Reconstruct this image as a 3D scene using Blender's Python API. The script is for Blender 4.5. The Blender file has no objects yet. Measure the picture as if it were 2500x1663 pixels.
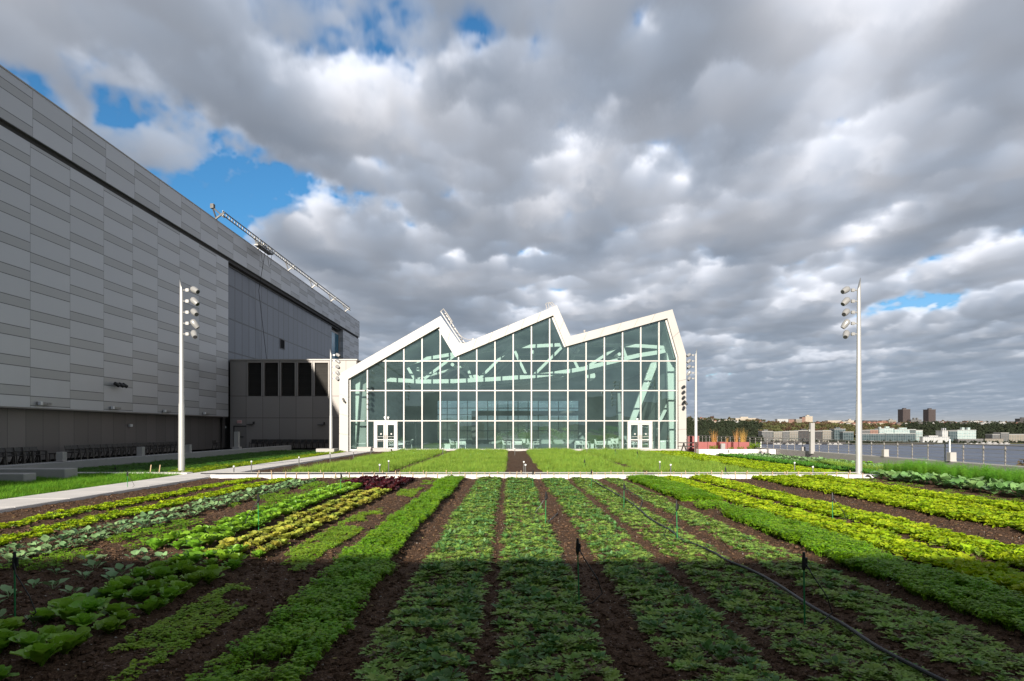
import bpy, math, random
import numpy as np
from mathutils import Vector, Matrix
R = math.radians
rnd = random.Random(7)
SC = bpy.context.scene
COL = SC.collection
F = 1667.0; CX = 1245.0; HY = 1049.0; EYE = 1.75
SUN = Vector((0.189, 1.0, -0.325)).normalized()      # direction the sunlight travels

def W(px, py, Y):                                    # a measured photo point at depth Y, in metres
    return Vector(((px-CX)/F*Y, Y, EYE+(HY-py)/F*Y))

# ---------------------------------------------------------------- node helper
class NT:
    def __init__(s, nt): s.nt = nt; s.n = nt.nodes; s.l = nt.links
    def node(s, t, **kw):
        n = s.n.new(t)
        for k, v in kw.items(): setattr(n, k, v)
        return n
    def put(s, sock, v):
        if isinstance(v, bpy.types.NodeSocket): s.l.new(v, sock)
        elif isinstance(v, V): s.l.new(v.s, sock)
        elif v is not None:
            if isinstance(v, tuple) and len(v) == 3 and len(sock.default_value) == 4: v = v+(1,)
            sock.default_value = v
    def math(s, op, a, b=None, c=None, clamp=False):
        n = s.node('ShaderNodeMath', operation=op, use_clamp=clamp)
        s.put(n.inputs[0], a)
        if b is not None: s.put(n.inputs[1], b)
        if c is not None: s.put(n.inputs[2], c)
        return V(s, n.outputs[0])
    def vmath(s, op, a, b=None):
        n = s.node('ShaderNodeVectorMath', operation=op)
        s.put(n.inputs[0], a)
        if b is not None: s.put(n.inputs[1], b)
        return n.outputs[0] if op not in ('DOT_PRODUCT', 'LENGTH', 'DISTANCE') else V(s, n.outputs[1])
    def sep(s, v):
        n = s.node('ShaderNodeSeparateXYZ'); s.put(n.inputs[0], v)
        return [V(s, o) for o in n.outputs]
    def comb(s, x, y, z):
        n = s.node('ShaderNodeCombineXYZ')
        for i, q in enumerate((x, y, z)): s.put(n.inputs[i], q)
        return n.outputs[0]
    def noise(s, vec, scale, detail=4, rough=.5, dist=0, lac=2.0):
        n = s.node('ShaderNodeTexNoise'); s.put(n.inputs['Vector'], vec)
        n.inputs['Scale'].default_value = scale; n.inputs['Detail'].default_value = detail
        n.inputs['Roughness'].default_value = rough; n.inputs['Distortion'].default_value = dist
        n.inputs['Lacunarity'].default_value = lac
        return V(s, n.outputs[0])
    def vor(s, vec, scale, feature='F1', out=0, rand=1):
        n = s.node('ShaderNodeTexVoronoi', feature=feature); s.put(n.inputs['Vector'], vec)
        n.inputs['Scale'].default_value = scale; n.inputs['Randomness'].default_value = rand
        return n.outputs[out]
    def ss(s, x, a, b, lo=0., hi=1.):
        n = s.node('ShaderNodeMapRange', interpolation_type='SMOOTHSTEP')
        s.put(n.inputs[0], x)
        for i, q in enumerate((a, b, lo, hi)): s.put(n.inputs[i+1], q)
        return V(s, n.outputs[0])
    def mix(s, f, a, b, blend='MIX'):
        n = s.node('ShaderNodeMix', data_type='RGBA', blend_type=blend)
        s.put(n.inputs[0], f); s.put(n.inputs[6], a); s.put(n.inputs[7], b)
        return n.outputs[2]
    def ramp(s, f, stops):
        n = s.node('ShaderNodeValToRGB'); e = n.color_ramp.elements
        while len(e) < len(stops): e.new(.5)
        for q, (p, c) in zip(e, stops): q.position = p; q.color = tuple(c)+(1,)
        s.put(n.inputs[0], f)
        return n.outputs[0]
class V:
    def __init__(s, t, sock): s.t = t; s.s = sock
    def __add__(s, o): return s.t.math('ADD', s, o)
    __radd__ = __add__
    def __sub__(s, o): return s.t.math('SUBTRACT', s, o)
    def __rsub__(s, o): return s.t.math('SUBTRACT', o, s)
    def __mul__(s, o): return s.t.math('MULTIPLY', s, o)
    __rmul__ = __mul__
    def __truediv__(s, o): return s.t.math('DIVIDE', s, o)

# ---------------------------------------------------------------- clouds: a real layer of vapour, marched once into a sky map
SKW, SKH = 1536, 560
def build_sky(SUNV, F_=1667., CX_=1245., HY_=1049.):
    r = np.random.RandomState(CLOUD_SEED); N = 320; NZ = 20; cell = 70.; H0 = BASEH; dz = LDZ
    kx = np.fft.fftfreq(N, cell)[:, None, None]; ky = np.fft.fftfreq(N, cell)[None, :, None]; kz = np.fft.rfftfreq(32, dz)[None, None, :]
    def spec(l0, p, an=1., ys=1.):
        k = np.sqrt((kx*1.)**2+(ky*ys)**2+(kz*an)**2); a = 1./(1+(k*l0)**2)**(p/2); a[0, 0, 0] = 0
        f = np.fft.irfftn(np.fft.rfftn(r.standard_normal((N, N, 32)))*a, s=(N, N, 32))[:, :, :NZ]; return (f/f.std()).astype(np.float32)
    n1 = spec(L1, 4.4, .6, YS); n2 = spec(560., 3.6, .8, 1.2); n3 = spec(230., 3.0, 1.)
    bil = 1.1-np.abs(n2)*1.45
    lv = (np.arange(NZ)+.5)/NZ
    prof = np.where(lv < .10, (.10-lv)*9, 0)+np.clip(lv-.18, 0, 1)**1.15*3.3
    raw = n1*.62+bil*.58+n3*.16+CLOUD_COV-prof[None, None, :].astype(np.float32)
    dens = np.clip(raw*1.3, 0, 1)
    # optical depth towards the low sun, layer by layer from the top
    s = -np.array(SUNV); hx, hy = s[0]/s[2]*dz/cell, s[1]/s[2]*dz/cell; Lr = dz/s[2]
    def shift(a, fx, fy):
        ix, iy = int(np.floor(fx)), int(np.floor(fy)); ax, ay = fx-ix, fy-iy; g = lambda i, j: np.roll(a, (-i, -j), (0, 1))
        return g(ix, iy)*(1-ax)*(1-ay)+g(ix+1, iy)*ax*(1-ay)+g(ix, iy+1)*(1-ax)*ay+g(ix+1, iy+1)*ax*ay
    T = np.zeros_like(dens); up = np.zeros((N, N), np.float32)
    for k in range(NZ-1, -1, -1):
        m = sum(shift(dens[:, :, k], hx*q, hy*q) for q in (.12, .37, .62, .87))/4
        T[:, :, k] = m*Lr+(shift(T[:, :, k+1], hx, hy) if k < NZ-1 else 0)
    low = np.cumsum(dens, 2)*dz; above = low[:, :, -1:]-low                     # vapour overhead: less skylight underneath
    T *= TK
    lit = .62*np.exp(-T*1.0)+.38*np.exp(-T*.13)
    amb = .45+.55*np.exp(-above*.0032)
    amb *= (.62+.38*lv[None, None, :])
    vol = np.stack([raw, lit, amb], -1).astype(np.float16)
    det = None
    # rays
    a = (np.arange(SKW)+.5)/SKW; az = 2*np.arctan(np.tan((a-.5)*np.pi)/2.2); b = (np.arange(SKH)+.5)/SKH; z = .35*b/(1.35-b)
    AZ, Z = np.meshgrid(az, z); hxy = np.sqrt(np.clip(1-Z*Z, 0, 1)); D = np.stack([np.sin(AZ)*hxy, np.cos(AZ)*hxy, Z], -1).reshape(-1, 3)
    out = np.zeros((D.shape[0], 4), np.float32)
    holes = []
    for px, py, rad, amp in HOLES:
        c = np.array([(px-CX_)/F_, 1, (HY_-py)/F_]); t = (H0+300)/c[2]; holes.append((c[0]*t, c[1]*t, rad/F_*np.linalg.norm(c)*t*1.0, max(.25, c[2]/np.linalg.norm(c)), amp))
    CH = 60000; S = 44
    for c0 in range(0, len(D), CH):
        d = D[c0:c0+CH]; Re = 6.4e6; zz = np.maximum(d[:, 2], .004)
        def hit(h): return (-Re*zz+np.sqrt((Re*zz)**2+2*Re*h))
        t0 = hit(H0); t1 = hit(H0+NZ*dz); t1 = np.minimum(t1, t0+16000.); st = (t1-t0)/S; jit = r.rand(len(d)).astype(np.float32)
        tr = np.ones(len(d), np.float32); L = np.zeros(len(d), np.float32); A = np.zeros(len(d), np.float32); dist = np.zeros(len(d), np.float32)
        for i in range(S):
            t = t0+(i+jit)*st; x = d[:, 0]*t; y = d[:, 1]*t; h = (NZ*dz)*(i+jit)/S*np.minimum(1, (t1-t0)/(t1-t0))
            h = np.clip((t*zz+t*t/(2*Re))-H0, 0, NZ*dz-1)
            gx = (x+CLOUD_XY[0])/cell; gy = (y+CLOUD_XY[1])/cell; gz = np.clip(h/dz-.5, 0, NZ-1.001)
            ix = np.floor(gx).astype(np.int32); iy = np.floor(gy).astype(np.int32); iz = gz.astype(np.int32); fx = (gx-ix)[:, None]; fy = (gy-iy)[:, None]; fz = (gz-iz)[:, None]
            x0 = ix % N; x1 = (ix+1) % N; y0 = iy % N; y1 = (iy+1) % N
            v = ((vol[x0, y0, iz]*(1-fx)+vol[x1, y0, iz]*fx)*(1-fy)+(vol[x0, y1, iz]*(1-fx)+vol[x1, y1, iz]*fx)*fy)*(1-fz)+((vol[x0, y0, iz+1]*(1-fx)+vol[x1, y0, iz+1]*fx)*(1-fy)+(vol[x0, y1, iz+1]*(1-fx)+vol[x1, y1, iz+1]*fx)*fy)*fz
            # fine curls: the same field read again much smaller
            q = 5.3; jx = np.floor(gx*q).astype(np.int32) % N; jy = np.floor(gy*q).astype(np.int32) % N; jz = (gz*q*.8).astype(np.int32) % NZ
            gx2, gy2 = gx*q, gy*q; f2x = gx2-np.floor(gx2); f2y = gy2-np.floor(gy2)
            e = (n2[jx, jy, jz]*(1-f2x)+n2[(jx+1) % N, jy, jz]*f2x)*(1-f2y)+(n2[jx, (jy+1) % N, jz]*(1-f2x)+n2[(jx+1) % N, (jy+1) % N, jz]*f2x)*f2y
            rw = v[:, 0]+(.5-np.abs(e))*.22*np.clip(1.6-t/9000, .15, 1)
            for X, Y, rr, sq, am in holes:
                qd = ((x-X)**2+((y-Y)*sq)**2)/(rr*rr); rw = rw-am*np.exp(-qd*1.6)
            k = np.clip(rw*1.3, 0, 1)*.0125*st; k = np.clip(k, 0, 30); w = tr*(1-np.exp(-k))
            L += w*v[:, 1]; A += w*v[:, 2]; dist += w*t.astype(np.float32); tr *= np.exp(-k)
            if i % 8 == 7 and tr.max() < .01: break
        o = out[c0:c0+CH]; al = 1-tr; q_ = np.maximum(al, 1e-3); o[:, 0] = L/q_; o[:, 1] = A/q_; o[:, 2] = np.clip(dist/q_/30000, 0, 1); o[:, 3] = al
    return out.reshape(SKH, SKW, 4)
CLOUD_SEED = 4; CLOUD_COV = .86; L1 = 1050.; YS = 1.7; BASEH = 2000.; LDZ = 40.; TK = .0050; CLOUD_XY = (0., 0.)
HOLES = [(230, 60, 150, 1.5), (60, 40, 110, 1.3), (500, 400, 150, 2.2), (380, 470, 70, 1.5), (930, 110, 60, 1.4), (0, 150, 110, 1.3), (1150, 0, 70, 1.3), (1760, 905, 75, 1.9), (2440, 680, 90, 1.9), (640, 480, 50, 1.2), (2210, 40, 170, -1.), (2380, 120, 130, -.6), (290, 220, 190, -1.45), (60, 60, 60, -1.2), (430, 300, 90, -.8), (1611, 366, 60, -.8), (1300, 610, 40, -.6), (2094, 469, 110, -.9), (1625, 562, 70, -.7), (1900, 400, 300, -.3), (2350, 200, 160, -.3), (1050, 430, 230, .28), (330, 300, 200, .3), (1300, 120, 160, .2), (1240, 640, 90, .3), (2250, 740, 130, .5)]

# ---------------------------------------------------------------- world
def make_world():
    w = bpy.data.worlds.new("World"); SC.world = w; w.use_nodes = True
    t = NT(w.node_tree); t.n.clear()
    out = t.node('ShaderNodeOutputWorld')
    sky = t.node('ShaderNodeTexSky', sky_type='NISHITA'); sky.sun_disc = False
    sky.sun_elevation = math.asin(-SUN.z); sky.sun_rotation = math.pi+math.atan2(SUN.x, SUN.y)
    sky.altitude = 30; sky.air_density = 1.0; sky.dust_density = .6; sky.ozone_density = 3.0
    d = t.node('ShaderNodeTexCoord').outputs['Generated']
    x, y, z = t.sep(d)
    m = build_sky(SUN); im = bpy.data.images.new('cloud_field', SKW, SKH, alpha=True, float_buffer=True, is_data=True); im.alpha_mode = 'CHANNEL_PACKED'
    im.pixels.foreach_set(np.ascontiguousarray(m, dtype=np.float32).ravel()); im.update(); im.pack()
    az = t.math('ARCTAN2', x, y); uu = t.math('ARCTANGENT', t.math('TANGENT', az*.5)*2.2)/math.pi+.5
    z0 = t.math('MAXIMUM', z, 0.0); vv = z0*1.35/(z0+.35)
    tx = t.node('ShaderNodeTexImage'); tx.image = im; tx.interpolation = 'Cubic'; tx.extension = 'EXTEND'; t.put(tx.inputs[0], t.comb(uu, vv, 0))
    lit, amb, dst = [V(t, o) for o in t.node('ShaderNodeSeparateColor').outputs]; t.put(lit.s.node.inputs[0], tx.outputs[0]); cover = V(t, tx.outputs[1])
    def sc(c, k): q = t.vmath('SCALE', c); t.put(q.node.inputs['Scale'], k); return q
    col = t.vmath('ADD', sc(CL_SUN, lit), sc(CL_AMB, amb))
    col = t.mix(t.math('MINIMUM', t.math('MAXIMUM', (dst-.3)*1.0, 0.), .75), col, (.25, .31, .40))
    col = t.mix(t.ss(z, .004, .028, .55, 0.), col, (.50, .49, .46))
    col = t.mix(t.ss(z, -.03, 0., 1., 0.), col, (.12, .13, .14))
    # unseen sky overhead and behind is dimmed to cut ambient light on the beds
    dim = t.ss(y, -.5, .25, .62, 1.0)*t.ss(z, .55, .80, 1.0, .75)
    col = t.mix(t.ss(z, -.03, 0., 1., 0.), col, (.12, .13, .14))
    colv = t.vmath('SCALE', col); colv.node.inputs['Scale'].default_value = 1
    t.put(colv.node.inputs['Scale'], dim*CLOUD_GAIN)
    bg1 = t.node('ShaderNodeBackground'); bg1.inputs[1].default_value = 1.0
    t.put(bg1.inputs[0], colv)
    bg2 = t.node('ShaderNodeBackground'); bg2.inputs[1].default_value = SKY_STR
    t.put(bg2.inputs[0], t.mix(1., sky.outputs[0], t.mix(t.ss(z, .03, .30), (.85, .95, 1.10), (.50, 1.0, 1.22)), 'MULTIPLY'))
    mx = t.node('ShaderNodeMixShader')
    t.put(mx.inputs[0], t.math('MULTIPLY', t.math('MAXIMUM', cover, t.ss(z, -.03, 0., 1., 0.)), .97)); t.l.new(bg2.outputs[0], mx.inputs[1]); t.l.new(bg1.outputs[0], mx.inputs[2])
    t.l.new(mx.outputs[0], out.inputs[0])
CL_SUN = (1.0, .94, .91); CL_AMB = (.235, .328, .465); CLOUD_GAIN = .74; SKY_STR = .075
make_world()

# ---------------------------------------------------------------- camera, sun
cam = bpy.data.cameras.new('camera'); co = bpy.data.objects.new('camera', cam); COL.objects.link(co)
co.location = (0, 0, EYE); co.rotation_euler = (R(90), 0, 0)
cam.sensor_width = 36; cam.lens = F/2500*36; cam.shift_x = (1250-CX)/2500; cam.shift_y = (HY-831.5)/2500
cam.clip_start = .1; cam.clip_end = 60000
SC.camera = co
sl = bpy.data.lights.new('sun', 'SUN'); so = bpy.data.objects.new('sun', sl); COL.objects.link(so)
so.rotation_euler = SUN.to_track_quat('-Z', 'Y').to_euler(); so.location = (-20, -60, 40)
sl.energy = 5.0; sl.angle = R(.53); sl.color = (1, .93, .83)
SC.view_settings.view_transform = 'Standard'; SC.view_settings.look = 'None'; SC.view_settings.exposure = 0.65; SC.view_settings.gamma = 1
SC.cycles.max_bounces = 6; SC.cycles.transparent_max_bounces = 12; SC.cycles.caustics_reflective = False; SC.cycles.caustics_refractive = False
# ---------------------------------------------------------------- object helpers
def tag(o, label=None, cat=None, group=None, kind=None):
    if label: o['label'] = label
    if cat: o['category'] = cat
    if group: o['group'] = group
    if kind: o['kind'] = kind
    return o
def empty(name, loc=(0, 0, 0), rz=0, label=None, cat=None, group=None):
    o = bpy.data.objects.new(name, None); COL.objects.link(o)
    o.location = loc; o.rotation_euler = (0, 0, rz); o.empty_display_size = .2
    return tag(o, label, cat, group)
def children(o): return [c for c in COL.objects if c.parent == o]
KIDS = {}
def copy_tree(o, parent=None, memo=None):
    c = o.copy(); COL.objects.link(c); c.parent = parent
    ks = KIDS.get(o.name) or [x.name for x in o.children]
    KIDS[o.name] = ks
    for k in ks: copy_tree(bpy.data.objects[k], c)
    return c
class MB:
    def __init__(s): s.v = []; s.f = []; s.m = []; s.cm = 0
    def add(s, vs, fs):
        b = len(s.v); s.v += [tuple(q) for q in vs]; s.f += [tuple(b+i for i in f) for f in fs]; s.m += [s.cm]*len(fs)
        return s
    def box(s, x0, x1, y0, y1, z0, z1):
        x0, x1 = sorted((x0, x1)); y0, y1 = sorted((y0, y1)); z0, z1 = sorted((z0, z1))
        v = [(x0,y0,z0),(x1,y0,z0),(x1,y1,z0),(x0,y1,z0),(x0,y0,z1),(x1,y0,z1),(x1,y1,z1),(x0,y1,z1)]
        return s.add(v, [(0,3,2,1),(4,5,6,7),(0,1,5,4),(1,2,6,5),(2,3,7,6),(3,0,4,7)])
    def prism(s, poly, y0, y1):                         # polygon in x-z, pushed along y (front face at y0)
        n = len(poly)
        v = [(x, y0, z) for x, z in poly]+[(x, y1, z) for x, z in poly]
        return s.add(v, [tuple(range(n)), tuple(range(2*n-1, n-1, -1))]+[(i, i+n, (i+1) % n+n, (i+1) % n) for i in range(n)])
    def tube(s, pts, r, n=8, cap=True, r2=None):
        pts = [Vector(p) for p in pts]; k = len(pts); b = len(s.v); prev = None
        for i, p in enumerate(pts):
            d = (pts[min(i+1, k-1)]-pts[max(i-1, 0)]).normalized()
            if prev is None:
                a = d.cross(Vector((0, 0, 1)) if abs(d.z) < .9 else Vector((1, 0, 0))).normalized()
            else: a = (prev-d*prev.dot(d)).normalized()
            prev = a; c = d.cross(a)
            rr = r if r2 is None else r+(r2-r)*i/(k-1)
            if isinstance(r, (list, tuple)): rr = r[i]
            for j in range(n):
                t = 2*math.pi*j/n; s.v.append(tuple(p+a*math.cos(t)*rr+c*math.sin(t)*rr))
        nf = 0
        for i in range(k-1):
            for j in range(n):
                s.f.append((b+i*n+j, b+i*n+(j+1) % n, b+(i+1)*n+(j+1) % n, b+(i+1)*n+j)); nf += 1
        if cap: s.f.append(tuple(b+j for j in range(n))[::-1]); s.f.append(tuple(b+(k-1)*n+j for j in range(n))); nf += 2
        s.m += [s.cm]*nf
        return s
    def bar(s, p, q, w, h=None):                        # square bar between two points
        p = Vector(p); q = Vector(q); d = (q-p).normalized(); h = h or w
        a = d.cross(Vector((0, 0, 1)) if abs(d.z) < .95 else Vector((0, 1, 0))).normalized(); c = a.cross(d)
        v = [e+a*sa*w/2+c*sc*h/2 for e in (p, q) for sa, sc in ((-1,-1),(1,-1),(1,1),(-1,1))]
        return s.add(v, [(0,3,2,1),(4,5,6,7),(0,1,5,4),(1,2,6,5),(2,3,7,6),(3,0,4,7)])
    def build(s, name, mat, parent=None, smooth=False, bevel=0):
        me = bpy.data.meshes.new(name); me.from_pydata(s.v, [], s.f)
        for m in (mat if isinstance(mat, (list, tuple)) else [mat]): me.materials.append(m)
        if any(s.m): me.polygons.foreach_set('material_index', s.m)
        me.validate()
        import bmesh
        bm = bmesh.new(); bm.from_mesh(me); bmesh.ops.recalc_face_normals(bm, faces=bm.faces)
        if bevel: bmesh.ops.bevel(bm, geom=[e for e in bm.edges if len(e.link_faces) == 2 and e.calc_face_angle(0) > .5], offset=bevel, segments=1, affect='EDGES')
        bm.to_mesh(me); bm.free()
        if smooth:
            me.polygons.foreach_set('use_smooth', [True]*len(me.polygons))
            try: me.set_sharp_from_angle(angle=R(40))
            except Exception: pass
        o = bpy.data.objects.new(name, me); COL.objects.link(o)
        if parent is not None: o.parent = parent
        return o
def thing(mb, name, mat, label, cat, group=None, **kw):
    return tag(mb.build(name, mat, **kw), label, cat, group)
def struct(mb, name, mat, **kw): return tag(mb.build(name, mat, **kw), kind='structure')

# ---------------------------------------------------------------- materials
M = {}
def mat(name, color, rough=.6, metal=0, var=.08, vscale=3., bump=0, bscale=30., spec=.5):
    m = bpy.data.materials.new(name); m.use_nodes = True; t = NT(m.node_tree); bs = t.n['Principled BSDF']
    p = t.node('ShaderNodeTexCoord').outputs['Object']
    if var:
        n = t.noise(p, vscale, 5, .6)
        c = t.mix(n, tuple(q*(1-var*2) for q in color), tuple(min(1, q*(1+var*2)) for q in color))
        t.put(bs.inputs['Base Color'], c)
        t.put(bs.inputs['Roughness'], t.ss(n, .2, .8, max(0.02, rough-.08), min(1, rough+.08)))
    else:
        bs.inputs['Base Color'].default_value = tuple(color)+(1,); bs.inputs['Roughness'].default_value = rough
    bs.inputs['Metallic'].default_value = metal; bs.inputs['Specular IOR Level'].default_value = spec
    if bump:
        b = t.node('ShaderNodeBump'); t.put(b.inputs['Height'], t.noise(p, bscale, 5, .6)); b.inputs['Strength'].default_value = bump; b.inputs['Distance'].default_value = .02
        t.l.new(b.outputs[0], bs.inputs['Normal'])
    M[name] = m; return m
mat('white_metal', (.42, .395, .365), .42, 0, .03, .7)
mat('white_mullion', (.52, .50, .47), .4, 0, .015, 2)
mat('concrete', (.40, .38, .355), .85, 0, .07, 1.6, .25, 40)
mat('concrete_pale', (.72, .68, .635), .85, 0, .10, 1.1, .25, 30)
mat('concrete_grey', (.33, .32, .305), .85, 0, .08, 1.5, .25, 30)
mat('pole_metal', (.42, .415, .405), .38, .2, .03, 2)
mat('lamp_metal', (.34, .335, .325), .35, .2, .02, 5)
mat('dark_metal', (.06, .058, .055), .5, .3, .05, 5)
mat('steel', (.15, .147, .14), .45, .3, .05, 5)
mat('rail_metal', (.27, .25, .23), .5, .2, .05, 5)
mat('black_plastic', (.012, .012, .013), .45, 0, .0)
mat('green_stake', (.02, .20, .06), .45, 0, .0)
mat('wood', (.42, .30, .18), .8, 0, .12, 20)
mat('chair_dark', (.022, .019, .017), .55, 0, .08, 8)
mat('chair_frame', (.075, .066, .058), .5, .2, .05, 8)
mat('red_paint', (.30, .085, .078), .5, 0, .05, 3)
mat('taupe_panel', (.255, .235, .215), .55, .05, .05, 1.2)
mat('taupe_light', (.40, .375, .345), .5, .05, .04, 1.2)
mat('dark_slot', (.05, .047, .044), .7, 0, 0)
mat('lower_wall', (.115, .105, .10), .45, .1, .06, .8)
mat('black_glass', (.004, .004, .005), .7, 0, 0, spec=.1)
mat('lens', (.05, .05, .055), .15, 0, 0)
mat('sign_face', (.75, .55, .52), .5, 0, .02)
mat('sign_red', (.55, .03, .03), .5, 0, .0)
mat('interior_dark', (.42, .46, .45), .7, 0, .1, 1.)
mat('interior_floor', (.34, .35, .34), .35, 0, .08, 1.)
mat('truss_white', (.82, .84, .80), .5, 0, .02)
mat('white_plastic', (.80, .80, .78), .4, 0, .02)
mat('dry_grass', (.55, .30, .10), .8, 0, .15, 6)
mat('lower_roof', (.24, .235, .225), .9, 0, .1, .7)

def glass(name, tint, refl=2.0, rough=0.0, extra=None, dust_haze=.055, gx_=(-13.46, 1.5375, 2.49, 2.55)):
    m = bpy.data.materials.new(name); m.use_nodes = True; t = NT(m.node_tree); t.n.clear()
    out = t.node('ShaderNodeOutputMaterial'); tr = t.node('ShaderNodeBsdfTransparent'); gl = t.node('ShaderNodeBsdfGlossy')
    tr.inputs[0].default_value = tuple(tint)+(1,); gl.inputs['Roughness'].default_value = rough; gl.inputs[0].default_value = (.78, 1.0, 1.0, 1)
    fr = t.node('ShaderNodeFresnel'); fr.inputs[0].default_value = refl
    p = t.node('ShaderNodeTexCoord').outputs['Object']
    b = t.node('ShaderNodeBump'); t.put(b.inputs['Height'], t.noise(p, .6, 2, .5)); b.inputs['Strength'].default_value = .06; b.inputs['Distance'].default_value = .05
    # every pane sits a hair out of plane, and carries a teal dust haze mixed in to lighten it
    px_, py_, pz_ = t.sep(p); wn = t.node('ShaderNodeTexWhiteNoise', noise_dimensions='2D'); t.put(wn.inputs['Vector'], t.comb(t.math('FLOOR', (px_-gx_[0])/gx_[1]), t.math('FLOOR', (pz_-gx_[2])/gx_[3]), 0))
    o_ = t.vmath('SCALE', t.vmath('SUBTRACT', wn.outputs['Color'], (.5, .5, .5))); t.put(o_.node.inputs['Scale'], .05)
    t.put(gl.inputs['Normal'], t.vmath('NORMALIZE', t.vmath('ADD', b.outputs[0], o_)))
    df = t.node('ShaderNodeBsdfDiffuse'); df.inputs[0].default_value = (.45, .70, .68, 1); m2 = t.node('ShaderNodeMixShader'); t.put(m2.inputs[0], t.noise(p, .5, 4, .6)*dust_haze*2.)
    t.l.new(tr.outputs[0], m2.inputs[1]); t.l.new(df.outputs[0], m2.inputs[2]); tr = m2
    mx = t.node('ShaderNodeMixShader'); t.l.new(fr.outputs[0], mx.inputs[0]); t.l.new(tr.outputs[0], mx.inputs[1]); t.l.new(gl.outputs[0], mx.inputs[2])
    t.l.new(mx.outputs[0], out.inputs[0]); M[name] = m; return m
glass('hall_glass', (.72, .86, .82), 3.1)
glass('door_glass', (.66, .70, .64), 1.9)
glass('rail_glass', (.86, .89, .88), 1.3)

# --- grey metal cladding of the big hall: tall sheets and thin darker strips, staggered bay by bay
def cladding(name, period_y=3.46, oy=0., period_z=1.62, oz=0.):
    m = bpy.data.materials.new(name); m.use_nodes = True; t = NT(m.node_tree); bs = t.n['Principled BSDF']
    p = t.node('ShaderNodeTexCoord').outputs['Object']; x, y, z = t.sep(p)
    cy = (y-oy)/period_y; cell = t.math('FLOOR', cy); fy = cy-cell
    par = t.math('FLOORED_MODULO', cell, 2.0)
    q = (z-oz)/period_z+par*.333; row = t.math('FLOOR', q); fz = q-row
    strip = t.math('LESS_THAN', fz, .333)
    def seam(f, at, w):
        d = t.math('ABSOLUTE', f-at); d = t.math('MINIMUM', d, 1.0-d)
        return t.math('LESS_THAN', d, w)
    s1 = seam(fz, 0.0, .013); s2 = seam(fz, .333, .013); s3 = seam(fy, 0., .0045)
    sm = t.math('MAXIMUM', t.math('MAXIMUM', s1, s2), s3*.75)
    wn = t.node('ShaderNodeTexWhiteNoise', noise_dimensions='3D'); t.put(wn.inputs['Vector'], t.comb(cell, row, strip))
    n = t.noise(p, .35, 4, .55)
    c = t.mix(strip, (.55, .553, .56), (.44, .437, .428))
    k = V(t, wn.outputs[0])*.07+.965+(n-.5)*.16
    cs = t.vmath('SCALE', c); t.put(cs.node.inputs['Scale'], k)
    c = t.mix(sm, cs, (.14, .14, .14))
    t.put(bs.inputs['Base Color'], c); bs.inputs['Metallic'].default_value = .15
    t.put(bs.inputs['Roughness'], t.ss(n, .2, .8, .36, .5))
    b = t.node('ShaderNodeBump'); t.put(b.inputs['Height'], 1.0-sm); b.inputs['Strength'].default_value = .6; b.inputs['Distance'].default_value = .01
    t.l.new(b.outputs[0], bs.inputs['Normal'])
    M[name] = m; return m
cladding('cladding', 3.48, 14.1-3.48*6, 1.62, .40)
def grid_panels(name, color, py, oy, pz, oz, seam_w=.02, axis='y', rough=.35, metal=.3, tint=None, seamc=(.03, .03, .03)):
    m = bpy.data.materials.new(name); m.use_nodes = True; t = NT(m.node_tree); bs = t.n['Principled BSDF']
    p = t.node('ShaderNodeTexCoord').outputs['Object']; x, y, z = t.sep(p)
    a = y if axis == 'y' else x
    cy = (a-oy)/py; cell = t.math('FLOOR', cy); fy = cy-cell
    cz = (z-oz)/pz; row = t.math('FLOOR', cz); fz = cz-row
    def seam(f, w):
        d = t.math('MINIMUM', f, 1.0-f); return t.math('LESS_THAN', d, w)
    sm = t.math('MAXIMUM', seam(fy, seam_w/py), seam(fz, seam_w/pz))
    wn = t.node('ShaderNodeTexWhiteNoise', noise_dimensions='3D'); t.put(wn.inputs['Vector'], t.comb(cell, row, 0))
    n = t.noise(p, .25, 2, .5)
    cs = t.vmath('SCALE', tuple(color)); t.put(cs.node.inputs['Scale'], V(t, wn.outputs[0])*.22+.89+(n-.5)*.12)
    t.put(bs.inputs['Base Color'], t.mix(sm, cs, seamc))
    bs.inputs['Metallic'].default_value = metal; bs.inputs['Roughness'].default_value = rough
    b = t.node('ShaderNodeBump'); t.put(b.inputs['Height'], 1.0-sm); b.inputs['Strength'].default_value = .5; b.inputs['Distance'].default_value = .01
    t.l.new(b.outputs[0], bs.inputs['Normal'])
    M[name] = m; return m
grid_panels('curtain_panel', (.105, .112, .13), 1.84, .3, 3.25, 1.75+7.65-3.25*2, .075, rough=.3, metal=.3)
grid_panels('lower_panel', (.19, .172, .16), 1.45, .2, 9., -2, .014, rough=.4, metal=.1)
grid_panels('teal_pane', (.03, .20, .30), 1.0, .3, 3.25, 1.0, .03, rough=.1, metal=.2)
grid_panels('taupe_grid', (.34, .31, .285), 1.62, -4.69, 30., -12, .012, axis='x', rough=.5, metal=.05)
grid_panels('louvre', (.085, .078, .070), 30., -50, .11, 0, .018, axis='x', rough=.5, metal=.2, seamc=(.03, .028, .025))

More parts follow.
